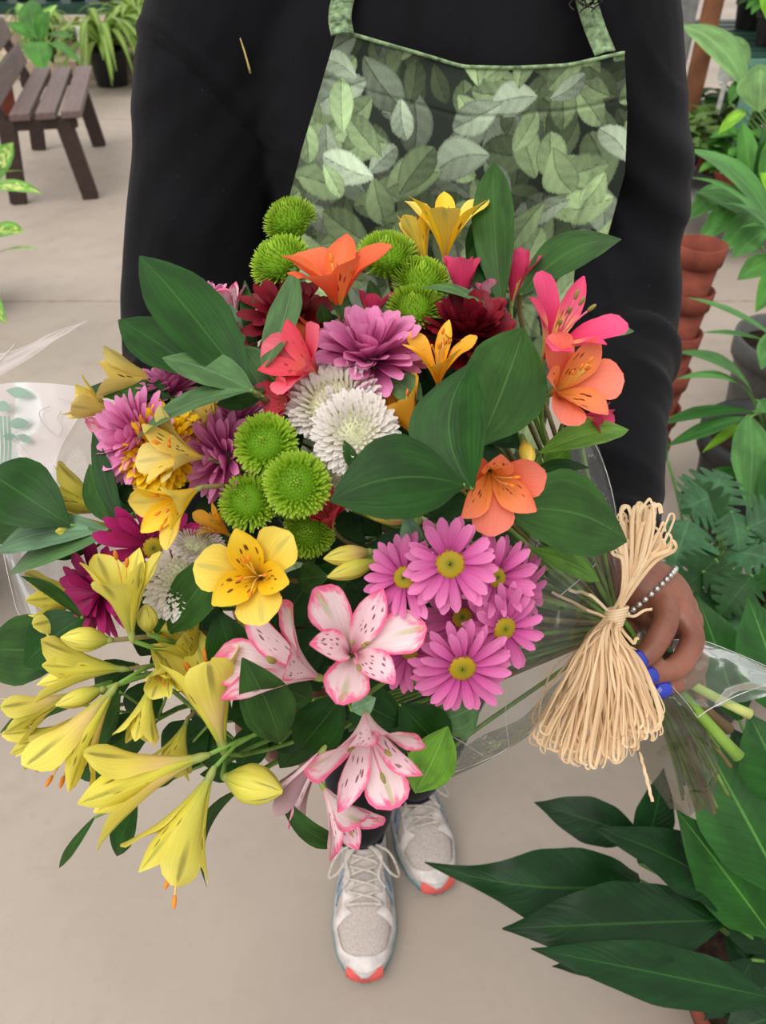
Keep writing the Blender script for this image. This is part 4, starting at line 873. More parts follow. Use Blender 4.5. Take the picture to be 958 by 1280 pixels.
sprig('two broad dark leaves with a thin pointed one below the wrap', [(105, 770, -.012, 30, 832, -.03, 74, 'dark', dict(face=(-.1, .4, .9))), (92, 815, -.006, -22, 812, 0, 92, 'ruscus', dict(face=(0, .3, 1), bend=.05)), (102, 772, -.045, 26, 720, -.045, 20, 'ruscus', dict(wf=WN, face=(.3, 1, .5)))])
sprig('narrow dark blade leaves before the mauve mum at the wrap', [(152, 660, -.03, 116, 540, -.025, 24, 'dark', dict(wf=WN, bend=.05)), (142, 655, -.02, 112, 580, -.015, 44, 'ruscus', dict(face=(-.5, .2, .8))), (168, 640, -.01, 158, 575, 0, 34, 'dark')])
sprig('upright pointed leaves before the white mum', [(212, 790, -.030, 286, 690, -.04, 58, 'ruscus', dict(face=(-.1, .1, 1), wf=WL2)), (196, 792, -.03, 196, 697, -.03, 36, 'ruscus', dict(wf=WL2, face=(.4, 0, 1))), (214, 760, -.02, 238, 716, -.02, 16, 'ruscus', dict(wf=WN))])
sprig('smooth leaf curling between chartreuse and pink-white blooms', [(350, 928, -.045, 303, 822, -.055, 60, 'ruscus', dict(face=(.1, .3, 1), bend=.10, side=-.04)), (300, 850, -.02, 272, 762, -.02, 56, 'dark', dict(face=(.2, 0, 1))), (330, 880, .0, 290, 900, 0, 50, 'dark')])
sprig('long thin leaf arching down beside the lowest trumpet', [(298, 988, -.04, 259, 1110, -.045, 20, 'ruscus', dict(wf=WN, side=-.14, face=(-.5, .3, .8))), (312, 960, -.02, 250, 968, -.03, 24, 'dark', dict(wf=WN))])
sprig('thin curved leaf ending over the black trousers', [(348, 990, -.045, 441, 1052, -.04, 24, 'ruscus', dict(wf=WN, side=-.16, face=(0, .5, .8)))])
sprig('short leaf tips hanging under the chartreuse trumpets', [(170, 1002, .0, 146, 1070, 0, 32, 'dark', dict(wf=WN)), (118, 1022, .005, 74, 1085, .005, 13, 'ruscus', dict(wf=WN)), (142, 970, .01, 84, 950, .01, 30, 'dark')])
sprig('broad leaves beneath the drooping chartreuse blooms', [(196, 900, -.02, 112, 955, -.02, 66, 'ruscus', dict(face=(0, .4, .9))), (150, 865, -.025, 118, 935, -.03, 34, 'ruscus', dict(wf=WL2)), (96, 880, -.02, 0, 916, -.02, 32, 'ruscus', dict(wf=WN, face=(0, .7, .7))), (215, 850, .0, 260, 800, 0, 50, 'dark')])
sprig('dark leaves under the hanging pink and white bloom', [(430, 868, -.01, 372, 940, 0, 66, 'dark'), (440, 888, -.045, 470, 872, -.05, 26, 'under'), (390, 875, -.01, 352, 858, -.02, 40, 'ruscus'), (420, 860, .0, 505, 905, 0, 60, 'dark')])
sprig('cut green leaf pressed inside the wrap under the orchid daisies', [(520, 990, -.01, 560, 908, -.02, 60, 'lime', dict(fold=.05, wf=WL2)), (545, 905, .005, 600, 880, .01, 60, 'grey'), (500, 880, .0, 560, 940, .0, 70, 'dark')])
sprig('three broad ruscus leaves in front of the coral orange bloom', [
    (590, 610, -.085, 590, 453, -.080, 86, 'dark', dict(face=(-.35, .0, .95), bend=.04, fold=.20, side=.17)), (600, 556, -.055, 655, 410, -.050, 104, 'ruscus', dict(face=(.28, .1, 1), bend=.05, fold=.10)),
    (580, 606, -.085, 413, 626, -.080, 98, 'dark', dict(face=(0, .35, .9), bend=.05, fold=.10, side=-.10))], node=(590, 612, -.06))
sprig('very broad ruscus leaf lying over the orchid daisies toward the raffia', [(632, 640, -.060, 784, 676, -.055, 106, 'ruscus', dict(face=(.0, .35, .95), bend=.06, fold=.06, side=.08))])
sprig('bright green pointed leaf under the very broad leaf', [(664, 688, -.02, 750, 726, -.02, 38, 'lime', dict(wf=WL2, face=(0, .5, .8)))])
sprig('bright green pointed leaf beneath the open coral bloom', [(676, 566, -.02, 786, 537, -.01, 44, 'lime', dict(face=(0, .6, .8), wf=WL2)), (664, 592, -.02, 738, 585, -.01, 26, 'dark', dict(face=(0, .7, .7))), (680, 585, -.0, 712, 560, 0, 40, 'lime')])
sprig('long leaf reaching over the apron towards the sleeve', [(652, 368, -.005, 777, 299, 0, 60, 'ruscus', dict(face=(.1, .5, .9), side=.06)), (590, 350, .012, 606, 262, .012, 36, 'dark')])
sprig('tall pointed upright leaf in front of the apron', [(628, 384, -.012, 617, 203, -.008, 56, 'ruscus', dict(face=(-.35, 0, .9), fold=.2, wf=WL2)), (612, 384, -.005, 596, 300, 0, 40, 'dark')])
sprig('grey-green leaf tip behind the hot pink bloom', [(716, 420, .005, 793, 414, .005, 40, 'grey', dict(face=(0, .6, .8)))])
sprig('small curved leaf over the lime button mums', [(614, 388, -.018, 526, 360, -.018, 24, 'grey', dict(wf=WN, face=(0, .7, .7), bend=.12))])
sprig('little grey-green leaf beside the golden bloom', [(528, 500, -.025, 486, 470, -.02, 36, 'grey'), (446, 590, -.04, 430, 550, -.045, 16, 'ruscus'), (520, 692, -.05, 508, 644, -.05, 26, 'under')])
sprig('rounded leaf behind the open yellow bloom', [(392, 740, .0, 440, 705, -.01, 44, 'dark'), (410, 720, -.02, 372, 724, 0, 40, 'ruscus'), (480, 690, .0, 400, 730, 0, 30, 'lime')])
sprig('upright bud leaves beside the orange bloom', [(436, 402, -.01, 412, 352, -.015, 22, 'ruscus', dict(wf=WN)), (474, 392, .0, 462, 350, 0, 18, 'ruscus', dict(wf=WN)), (408, 406, 0, 402, 380, -.01, 20, 'ruscus')])
sprig('dark leaves hanging behind the chartreuse trumpets', [(262, 905, .03, 205, 950, .03, 70, 'dark'), (300, 930, .03, 240, 935, .03, 60, 'ruscus'), (200, 850, .02, 168, 905, .03, 60, 'dark'), (240, 870, .03, 290, 900, .03, 64, 'inner'), (170, 830, .02, 120, 862, .03, 54, 'dark'), (330, 900, .03, 300, 960, .03, 50, 'dark'), (230, 940, .03, 190, 985, .03, 30, 'ruscus')])
sprig('dark leaves hiding the hand beneath the pink blooms', [(380, 900, .04, 330, 930, .03, 60, 'dark'), (400, 890, .04, 350, 960, .04, 50, 'ruscus'), (430, 900, .04, 400, 960, .03, 56, 'inner'), (500, 890, .04, 470, 960, .05, 60, 'inner')])
# foliage filling the inside of the bouquet, behind the blooms
fr = np.random.RandomState(21)
for cx, cy, wh in ((190, 560, 'the bright yellow mum'), (250, 500, 'the small mauve mum'), (330, 600, 'the lime trio'), (400, 540, 'the white mums'), (470, 470, 'the shaggy mauve mum'), (560, 460, 'the crimson mum'), (620, 520, 'the paired broad leaves'),
                   (500, 600, 'the long olive bud'), (600, 660, 'the coral orange bloom'), (560, 780, 'the orchid daisies'), (430, 760, 'the big white and pink bloom'), (330, 790, 'the open yellow bloom'), (240, 720, 'the white mum by the magenta one'), (200, 800, 'the upright chartreuse bloom'), (450, 680, 'the red bloom')):
    ls = []
    for j in range(6):
        a = fr.uniform(0, 6.28); bx, by = cx + fr.uniform(-40, 40), cy + fr.uniform(-40, 40); tx, ty = bx + 95 * math.cos(a), by + 95 * math.sin(a)
        if (tx - 400) ** 2 / 260 ** 2 + (ty - 640) ** 2 / 250 ** 2 > 1: tx, ty = cx, cy; bx, by = cx - 30 * math.cos(a), cy - 30 * math.sin(a)
        ls.append((bx, by, fr.uniform(.035, .05), tx, ty, fr.uniform(.03, .045), fr.uniform(50, 78), 'inner'))
    sprig('dark inner leaves deep behind ' + wh, ls, 'inner foliage of the bouquet', node=(cx, cy, .06))
# ---------------------------------------------------------------- clear wrap
def film(name, clear, tint, gl=.12, rough=.06, haze=.0, scale=26, bs=.5):
    t = NT(name); nz = t.noise(t.obj(), scale, 3, .6)
    bp = t.n('Bump'); bp.inputs['Strength'].default_value = bs; bp.inputs['Distance'].default_value = .01; t.l(nz, bp.inputs['Height'])
    tr = t.n('BsdfTransparent'); tr.inputs[0].default_value = lin(clear); g_ = t.n('BsdfGlossy'); g_.inputs['Roughness'].default_value = rough; t.l(bp.outputs[0], g_.inputs['Normal'])
    g_.inputs[0].default_value = (1, 1, 1, 1)
    df = t.n('BsdfDiffuse'); df.inputs[0].default_value = lin(tint); tl = t.n('BsdfTranslucent'); tl.inputs[0].default_value = lin(tint)
    m0 = t.n('MixShader'); m0.inputs[0].default_value = .5; t.l(df.outputs[0], m0.inputs[1]); t.l(tl.outputs[0], m0.inputs[2])
    m1 = t.n('MixShader'); m1.inputs[0].default_value = haze; t.l(tr.outputs[0], m1.inputs[1]); t.l(m0.outputs[0], m1.inputs[2])
    fr_ = t.n('Fresnel'); fr_.inputs[0].default_value = 1.45; t.l(bp.outputs[0], fr_.inputs['Normal'])
    m2 = t.n('MixShader'); t.l(t.math('MINIMUM', t.math('MULTIPLY_ADD', fr_.outputs[0], .5, gl), 1.0), m2.inputs[0]); t.l(m1.outputs[0], m2.inputs[1]); t.l(g_.outputs[0], m2.inputs[2])
    t.l(m2.outputs[0], t.out.inputs[0]); return t.m
CLEAR = film('clear_cellophane', (246, 246, 244), (235, 232, 230), .01, .06, .05, 26, .3); MILK = film('milky_film', (245, 240, 238), (246, 236, 234), .0, .4, .62, 12, .05)
CREASE_GLINT = plain('film_crease_glint', (196, 194, 190), .3, .5, .1)
wrap0 = T0
wrap = empty('cellophane_wrap', wrap0, 'clear cellophane wrap flaring around the bouquet and its stems', 'wrapping')
W0 = np.array(tuple(wrap0)); wr_ = np.random.RandomState(9)
def crumple(G, amp, seed=0, f=(5, 7)):
    nu, nv = G.shape[:2]; u, v = np.meshgrid(np.linspace(0, 1, nu), np.linspace(0, 1, nv), indexing='ij'); r_ = np.random.RandomState(seed); h = np.zeros((nu, nv))
    for k in range(9):
        a = r_.uniform(0, 6.28); fr2 = r_.uniform(*f); ph = r_.uniform(0, 6.28); s_ = fr2 * (u * math.cos(a) + v * math.sin(a)) * 3 + ph
        h += (np.abs((s_ / 3.1416) % 2 - 1) - .5) * 2 / (1 + k * .3)
    return G - amp * h[..., None] * np.array(tuple(FWD))
def sheet(name, ctrl, m, amp=.003, seed=0, n=7):
    G = crumple(patch([[pt(*p) for p in row] for row in ctrl], n), amp, seed) - W0
    return ob(name, MB().grid(G).mesh(name, True), m, wrap), G
def crease_glint(par, pts, r=.0006, m=None):
    r *= .5
    return ob('crease_glint', MB().tube(spline([np.array(tuple(pt(*p))) - W0 for p in pts], 6), r, 5).mesh('crease_glint'), m or CREASE_GLINT, par)
o, G = sheet('film_panel', [
    [(772, 762, .580), (776, 700, .565), (768, 625, .560), (748, 560, .565), (728, 528, .575)], [(766, 770, .560), (748, 722, .535), (724, 680, .525), (702, 640, .525), (690, 600, .535)],
    [(756, 785, .555), (722, 780, .525), (692, 770, .515), (662, 760, .512), (640, 740, .512)], [(748, 800, .558), (712, 832, .525), (682, 852, .512), (650, 852, .505), (615, 842, .505)],
    [(744, 808, .572), (706, 865, .545), (670, 908, .525), (622, 942, .520), (545, 975, .520)], [(744, 802, .60), (702, 850, .595), (655, 895, .59), (590, 930, .585), (500, 985, .575)]], CLEAR, .0028, 4)
crease_glint(o, [(706, 866, .544), (672, 906, .524), (624, 942, .519), (560, 968, .519), (520, 980, .52)], .0005); crease_glint(o, [(637, 935, .519), (632, 890, .512), (640, 860, .508)], .0004)
crease_glint(o, [(565, 920, .512), (590, 935, .516), (605, 945, .519)], .0006); crease_glint(o, [(730, 530, .574), (752, 572, .563), (768, 628, .559), (775, 700, .564)], .0006); crease_glint(o, [(700, 745, .523), (730, 720, .53), (745, 705, .536)], .0007)
o, G = sheet('film_panel', [
    [(772, 758, .590), (778, 690, .60), (760, 610, .605), (735, 548, .61)], [(764, 764, .60), (745, 690, .60), (715, 620, .61), (690, 560, .615)], [(755, 780, .60), (715, 740, .605), (670, 700, .61), (620, 660, .62)]], CLEAR, .003, 8)
o, G = sheet('film_panel', [
    [(-70, 500, .60), (10, 482, .60), (70, 480, .585), (120, 486, .575), (165, 500, .57)], [(-60, 580, .60), (15, 560, .60), (70, 560, .585), (120, 565, .575), (170, 570, .57)],
    [(-40, 650, .595), (18, 640, .59), (70, 640, .58), (120, 645, .57), (170, 650, .565)], [(4, 690, .585), (22, 710, .58), (60, 710, .575), (100, 712, .57), (150, 715, .565)], [(26, 770, .57), (45, 775, .57), (75, 778, .565), (110, 780, .56), (150, 785, .56)]], film('faint_film', (240, 240, 240), (238, 232, 232), .0, .12, .16, 14, .12), .0008, 2)
crease_glint(o, [(4, 690, .584), (14, 735, .577), (27, 772, .569), (60, 776, .565)], .0005)
mk, G = sheet('printed_panel', [[(-70, 495, .597), (0, 480, .597), (60, 479, .585), (116, 486, .574)], [(-70, 530, .597), (0, 520, .597), (50, 520, .585), (98, 522, .576)], [(-70, 575, .597), (0, 570, .597), (40, 568, .588), (74, 566, .582)],
     [(-70, 620, .595), (0, 615, .595), (35, 612, .588), (64, 612, .582)], [(-60, 665, .59), (0, 665, .59), (35, 668, .586), (60, 675, .58)]], MILK, .0004, 6)
mk['label'] = 'milky printed film panel'
fp, G = sheet('folded_flap', [[(-40, 492, .60), (30, 452, .597), (70, 425, .594), (110, 402, .590)], [(-40, 470, .60), (25, 443, .598), (66, 420, .595), (109, 401, .590)], [(-40, 448, .60), (18, 438, .599), (60, 418, .595), (108, 400, .590)]], MILK, .0004, 1)
crease_glint(fp, [(-6, 458, .598), (6, 444, .597), (19, 430, .596)], .0009)  # glint on the flap's fold, drawn as a pale solid tube
PRG = plain('film_green_print', (150, 176, 160), .5, .3, .08, trans=.4); PRK = plain('film_grey_print', (186, 180, 178), .5, .3, .05)
def fpx(x, y, o_=-.0035): return np.array(tuple(pt(x, y, .594 - max(0, x) * .00019 + o_))) - W0
for a, c, w_ in (((8, 488), (40, 494), 14), ((-6, 506), (14, 510), 14), ((10, 530), (36, 528), 14), ((22, 544), (40, 552), 10), ((4, 545), (20, 546), 10)):
    ob('printed_leaf', MB().grid(leafgrid(Vector(fpx(*a)), Vector(fpx(*c)), w_ * .59 / FP, cd(0, 0, 1), 0, 0)).mesh('printed_leaf'), PRG, mk)
for x in (1, 6, 11): ob('printed_stalk', MB().ribbon([fpx(x, 520), fpx(x + 2, 560), fpx(x, 600)], .0011, cd(0, 0, 1)).mesh('printed_stalk'), PRG, mk)
for pts in (((62, 508), (50, 514), (52, 526), (64, 540), (74, 544), (78, 534), (72, 524), (76, 514)), ((18, 548), (34, 566), (46, 586), (54, 592)), ((72, 498), (90, 502), (100, 506))):
    ob('printed_line', MB().tube(spline([fpx(*p) for p in pts], 5), .00032, 4).mesh('printed_line'), PRK, mk)
# film round the stems beyond the hand
o, G = sheet('film_panel', [[(842, 800, .602), (872, 800, .60), (915, 815, .60), (975, 842, .61)], [(842, 830, .590), (885, 835, .588), (925, 842, .59), (980, 856, .60)], [(836, 868, .585), (880, 884, .582), (915, 880, .585), (985, 862, .60)]], film('stem_film', (222, 232, 220), (225, 232, 225), .0, .10, .10, 16, .12), .0012, 12)
crease_glint(o, [(872, 897, .582), (890, 885, .581), (925, 868, .59), (975, 850, .60)], .0007); crease_glint(o, [(842, 800, .601), (872, 799, .599), (915, 814, .60), (975, 840, .61)], .0006)
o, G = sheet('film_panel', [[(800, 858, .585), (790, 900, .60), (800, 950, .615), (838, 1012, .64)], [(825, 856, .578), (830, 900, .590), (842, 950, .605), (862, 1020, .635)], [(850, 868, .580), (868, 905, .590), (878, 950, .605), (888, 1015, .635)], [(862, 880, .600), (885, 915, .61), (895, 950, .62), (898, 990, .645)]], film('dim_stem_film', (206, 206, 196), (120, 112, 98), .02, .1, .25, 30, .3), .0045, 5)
crease_glint(o, [(838, 855, .578), (860, 880, .585), (872, 897, .588)], .0005)
# thick cut stems leaving the film
for (e, r), m, lb in zip(ENDS, (plain('pale_cut_stem', (176, 180, 104), .5), plain('fresh_cut_stem', (118, 152, 56), .5), plain('woody_cut_stem', (110, 88, 56), .7)), ('thick pale stem with a cut end sticking out of the film', 'thick fresh green stem with a ragged cut end', 'woody brown stem between the two green ones')):
    E = pt(*e); S = pt(828, 842, .600); P = bez([pt(790, 800, .60), S, E], 12); P = P[3:]
    root = empty('cut_stem', tuple(P[0]), lb, 'stem', None); mb = MB(); rr = np.full(len(P), r); rr[-1] = r * 1.12
    mb.tube(P - P[0], rr, 10); ob('stalk', mb.mesh('stalk'), m, root)
    dirv = Vector(P[-1] - P[-2]).normalized(); M = Vector((0, 0, 1)).rotation_difference(dirv).to_matrix()
    ob('cut_face', MB().lathe([(r * 1.1, 0), (r * .8, .0008), (0.0002, .0005)], tuple(P[-1] - P[0]), 10, M).mesh('cut_face'), plain('stem_pith', (206, 206, 140), .7), root)
# ---------------------------------------------------------------- raffia bow
RAF = NT('raffia'); _u, _v = RAF.uv(); rd_ = RAF.rand()
_n = RAF.noise(RAF.vec(RAF.math('MULTIPLY', _u, 6), RAF.math('MULTIPLY', _v, 5), RAF.math('MULTIPLY', rd_, 50)), 1.0, 3)
RAFM = RAF.finish(RAF.mix(rd_, RAF.ramp(_n, [(.3, (212, 174, 130)), (.7, (238, 208, 168))]), RAF.ramp(_n, [(.3, (228, 194, 150)), (.7, (246, 224, 190))])), .6, .25, .2)
KN = pt(768, 772, .545); raf = empty('raffia_bow', KN, 'raffia bow of many pale straw strands tied round the wrap', 'bow'); K0 = np.array(tuple(KN))
rr_ = np.random.RandomState(4)
def jit3(s_): return rr_.uniform(-s_, s_, 3)
def strand(pts, wd=.0012):
    P = spline(pts, 7); P = P + (np.sin(np.linspace(0, 1, len(P)) * rr_.uniform(14, 30) + rr_.uniform(0, 6))[:, None] * rr_.uniform(-1, 1, 3) * .0006); nrm = np.array(tuple(cd(*rr_.uniform(-.6, .6, 2), 1)))
    ob('strand', MB().ribbon(P - K0, wd, nrm).mesh('strand'), RAFM, raf)
for i in range(165):
    f = rr_.rand(); x = 672 + 150 * f + rr_.uniform(-6, 6); yb = 905 + 45 * math.sin(min(1, max(0, f)) * 2.6 + .3) - 10 * f + rr_.uniform(-22, 16)
    d0 = .545 + rr_.uniform(-.022, .028); wl = rr_.uniform(5, 17) * (1 if f < .7 else .5); s_ = rr_.choice([-1, 1])
    bx = 768 + (x - 768) * (.62 if x < 768 else .48); by = 772 + (yb - 772) * .48
    pts = [K0 + jit3(.003), np.array(tuple(pt(762 + (x - 768) * .28, 800 + rr_.uniform(-6, 6), d0))), np.array(tuple(pt(bx + rr_.uniform(-9, 9), by, d0 - .01))), np.array(tuple(pt(x - s_ * wl * .6, yb - 14, d0))), np.array(tuple(pt(x, yb, d0))), np.array(tuple(pt(x + s_ * wl * .6, yb - 14, d0 + .003)))]
    if rr_.rand() < .75: pts += [np.array(tuple(pt(bx + s_ * wl + rr_.uniform(-8, 8), by + rr_.uniform(-10, 10), d0 + .005))), np.array(tuple(pt(765 + (x - 768) * .25, 800, d0))), K0 + jit3(.003)]
    else: pts = pts[:5]
    strand(pts, rr_.uniform(.0004, .0011))
for i in range(44):
    f = rr_.rand(); x = 772 + 68 * f + rr_.uniform(-3, 3); yt = 662 - 10 * math.sin(f * 3.0) + rr_.uniform(-26, 22); d0 = .55 + rr_.uniform(-.015, .015); wl = rr_.uniform(3, 8)
    pts = [K0 + jit3(.003), np.array(tuple(pt(778 + 8 * f, 738, d0))), np.array(tuple(pt(782 + (x - 780) * .5, 700, d0))), np.array(tuple(pt(x - wl, yt + 12, d0))), np.array(tuple(pt(x, yt, d0))), np.array(tuple(pt(x + wl * .7, yt + 10, d0)))]
    if rr_.rand() < .7: pts += [np.array(tuple(pt(786 + (x - 780) * .55, 702, d0 + .004))), np.array(tuple(pt(780 + 10 * f, 740, d0))), K0 + jit3(.003)]
    strand(pts, rr_.uniform(.0006, .0015))
for px_ in (((768, 772), (790, 770), (816, 760)), ((768, 772), (790, 802), (798, 796)), ((768, 772), (748, 768), (690, 740)), ((800, 940), (808, 970), (816, 1002)), ((768, 772), (796, 720), (812, 690), (818, 640), (812, 624), (800, 640)), ((768, 772), (740, 745), (712, 738)), ((772, 790), (812, 850), (826, 905), (800, 915), (770, 908))):
    strand([np.array(tuple(pt(*p, .548 - .012 * (k > 0)))) for k, p in enumerate(px_)], .0011)
mb = MB()
for k in range(7):
    a = np.linspace(0, 6.283, 18); ax_ = np.array(tuple((pt(790, 700, .55) - pt(740, 850, .545)).normalized())); e1 = np.array(tuple(cd(1, .2, 0))); e2 = np.array(tuple(cd(0, 0, 1)))
    mb.tube(e1 * np.cos(a)[:, None] * .0075 + e2 * np.sin(a)[:, None] * .0065 + ax_ * (k - 3) * .0021, .0014, 5, False)
ob('knot', mb.mesh('knot'), RAFM, raf)

# ================================================================== BENCH
BW = NT('brown_recycled_slat'); _o = BW.obj(); _m = BW.n('Mapping'); _m.inputs['Scale'].default_value = (30, 2, 30); BW.l(_o, _m.inputs[0]); _nz = BW.noise(_m.outputs[0], 3, 3)
BWM = BW.finish(BW.ramp(_nz, [(.3, (98, 80, 76)), (.7, (120, 100, 96))]), .55, .35, bump=_nz, bstr=.1, bdist=.002); BWD = plain('brown_bench_frame', (62, 48, 44), .6, .3, .1)
bo = Vector((-1.655, 4.33, 0)); bang = math.atan2(.27, 1.13)
bench = empty('garden_bench', bo, 'brown slatted garden bench on the concrete floor', 'bench', None, Quaternion((0, 0, 1), bang))
def bpart(name, c, size, m, rx=0, ry=0):
    M = Matrix.Rotation(ry, 3, 'Y') @ Matrix.Rotation(rx, 3, 'X'); me = MB().box((0, 0, 0), size).mesh(name, False)
    o_ = ob(name, me, m, bench, Matrix.Translation(c) @ M.to_4x4()); md = o_.modifiers.new('bevel', 'BEVEL'); md.width = .006; md.segments = 2; return o_
BL = 1.20
for k in range(3): bpart('seat_slat', (.055 - k * .125, BL / 2 - .03, .432), (.098, BL, .036), BWM)
for k in range(3): bpart('back_slat', (-.30 - k * .045, BL / 2 - .03, .53 + k * .14), (.034, BL, .105), BWM, 0, -.30)
for y in (.03, BL - .10):
    bpart('leg', (.025, y, .205), (.085, .06, .41), BWD, 0, -.12); bpart('leg', (-.30, y, .205), (.085, .06, .41), BWD, 0, .14); bpart('back_post', (-.355, y, .62), (.05, .055, .56), BWD, 0, -.30); bpart('rail', (-.13, y, .388), (.40, .05, .055), BWD)
# ================================================================== POTTED PLANTS
TERRA = plain('terracotta', (124, 64, 50), .8, .2, .12, 25, .15); BLK = plain('black_plastic_pot', (30, 31, 32), .45, .4, .1); SOIL = plain('potting_soil', (38, 28, 22), .95, .1, .4, 90, .6); GREYP = plain('grey_plastic_pot', (84, 84, 82), .5, .3, .1)
def potpart(root, r, h, m, z0=0.0, soil=True, c=(0, 0)):
    p = ob('pot', MB().lathe([(.001, .002), (r * .74, .002), (r * .76, .006), (r * .93, h * .80), (r * .94, h * .81), (r * 1.02, h * .815), (r * 1.04, h), (r * .96, h), (r * .93, h * .86), (.001, h * .84)], (c[0], c[1], z0), 26).mesh('pot'), m, root)
    if soil: ob('soil', MB().lathe([(r * .93, h * .87), (r * .5, h * .90), (.001, h * .89)], (c[0], c[1], z0), 18).mesh('soil'), SOIL, root)
    return p
def plant(name, loc, label, cat='plant', group=None): return empty(name, loc, label, cat, group)
def wleaf(root, A, B, W, m, nrm=None, petiole=None, pm=None, **kw):
    """leaf from A to B in room coordinates"""
    o0 = root.location; nrm = nrm or Vector((0, -.35, 1))
    ob('leaf', MB().grid(leafgrid(Vector(A) - o0, Vector(B) - o0, W, nrm, **kw)).mesh('leaf'), m, root)
    if petiole is not None:
        a = Vector(petiole) - o0; c = Vector(A) - o0; mid = a * .5 + c * .5 + Vector((0, 0, (c - a).length * .15))
        ob('stalk', MB().tube(bez([a, mid, c], 8), (.0035, .0034, .0032, .003, .0028, .0026, .0024, .0022), 6).mesh('stalk'), pm or STALK, root)
STALK = plain('leaf_stalk', (92, 132, 60), .5, .4, .15)
PL = {'spath': leaf_mat('peace_lily_leaf', (22, 54, 24), (46, 88, 36), .34, trans=.08, herring=26, bstr=.9, rw=.022), 'spathl': leaf_mat('peace_lily_light_leaf', (34, 80, 26), (86, 138, 58), .36, trans=.12, herring=24, bstr=.7, rw=.022),
      'strap': leaf_mat('strap_leaf', (86, 138, 72), (110, 160, 96), .4, 24, trans=.25), 'strapd': leaf_mat('dark_strap_leaf', (44, 92, 34), (66, 118, 52), .4, 24), 'lobed': leaf_mat('lobed_leaf', (62, 100, 66), (86, 124, 84), .5, 20), 'pale': leaf_mat('pale_broad_leaf', (120, 160, 98), (150, 186, 124), .5, 20, trans=.25),
      'bright': leaf_mat('bright_leaf', (128, 182, 52), (160, 206, 90), .45, 20, trans=.3), 'vari': leaf_mat('variegated_leaf', (96, 156, 62), (190, 206, 120), .42, 20, trans=.2, mottled=(206, 214, 128)), 'spider': leaf_mat('spider_plant_leaf', (126, 158, 74), (196, 200, 128), .45, 12, rw=.10, trans=.25), 'olive': leaf_mat('olive_leaf', (92, 118, 60), (120, 144, 84), .5, 20), 'mid': leaf_mat('mid_green_leaf', (70, 122, 48), (96, 146, 70), .45, 20)}
def bushy(loc, h, r, n, ls, m, pot, label, group=None, potr=.09, poth=.13, name='potted_plant', seed=0, sep=True, up=.5, wr=.5):
    rs = np.random.RandomState(seed + 50); root = plant(name, loc, label, 'plant', group); potpart(root, potr, poth, pot); o0 = Vector(loc); mb = MB()
    for k in range(n):
        a = rs.uniform(0, 6.28); q = rs.rand() ** .6; b = Vector((math.cos(a) * r * q * .7, math.sin(a) * r * q * .7, poth + (h - poth) * (1 - .6 * q * q) * rs.uniform(.35, 1))); l = ls * rs.uniform(.7, 1.2)
        e = b + Vector((math.cos(a) * l, math.sin(a) * l, l * rs.uniform(-.4, up)))
        G = leafgrid(b, e, l * wr, Vector((rs.uniform(-.3, .3), rs.uniform(-.5, .1), 1)), bend=.12, fold=.15, nu=8, nv=5)
        if sep: ob('leaf', MB().grid(G).mesh('leaf'), m, root)
        else: mb.grid(G)
    if not sep: o_ = ob('foliage', mb.mesh('foliage'), m, root); o_['kind'] = 'stuff'
    ms = MB()
    for k in range(7):
        a = k * .9; ms.tube(bez([(0, 0, poth * .85), (math.cos(a) * r * .1, math.sin(a) * r * .1, h * .5), (math.cos(a) * r * .4, math.sin(a) * r * .4, h * .85)], 6), .003, 5)
    ob('stems', ms.mesh('stems'), STALK, root); return root
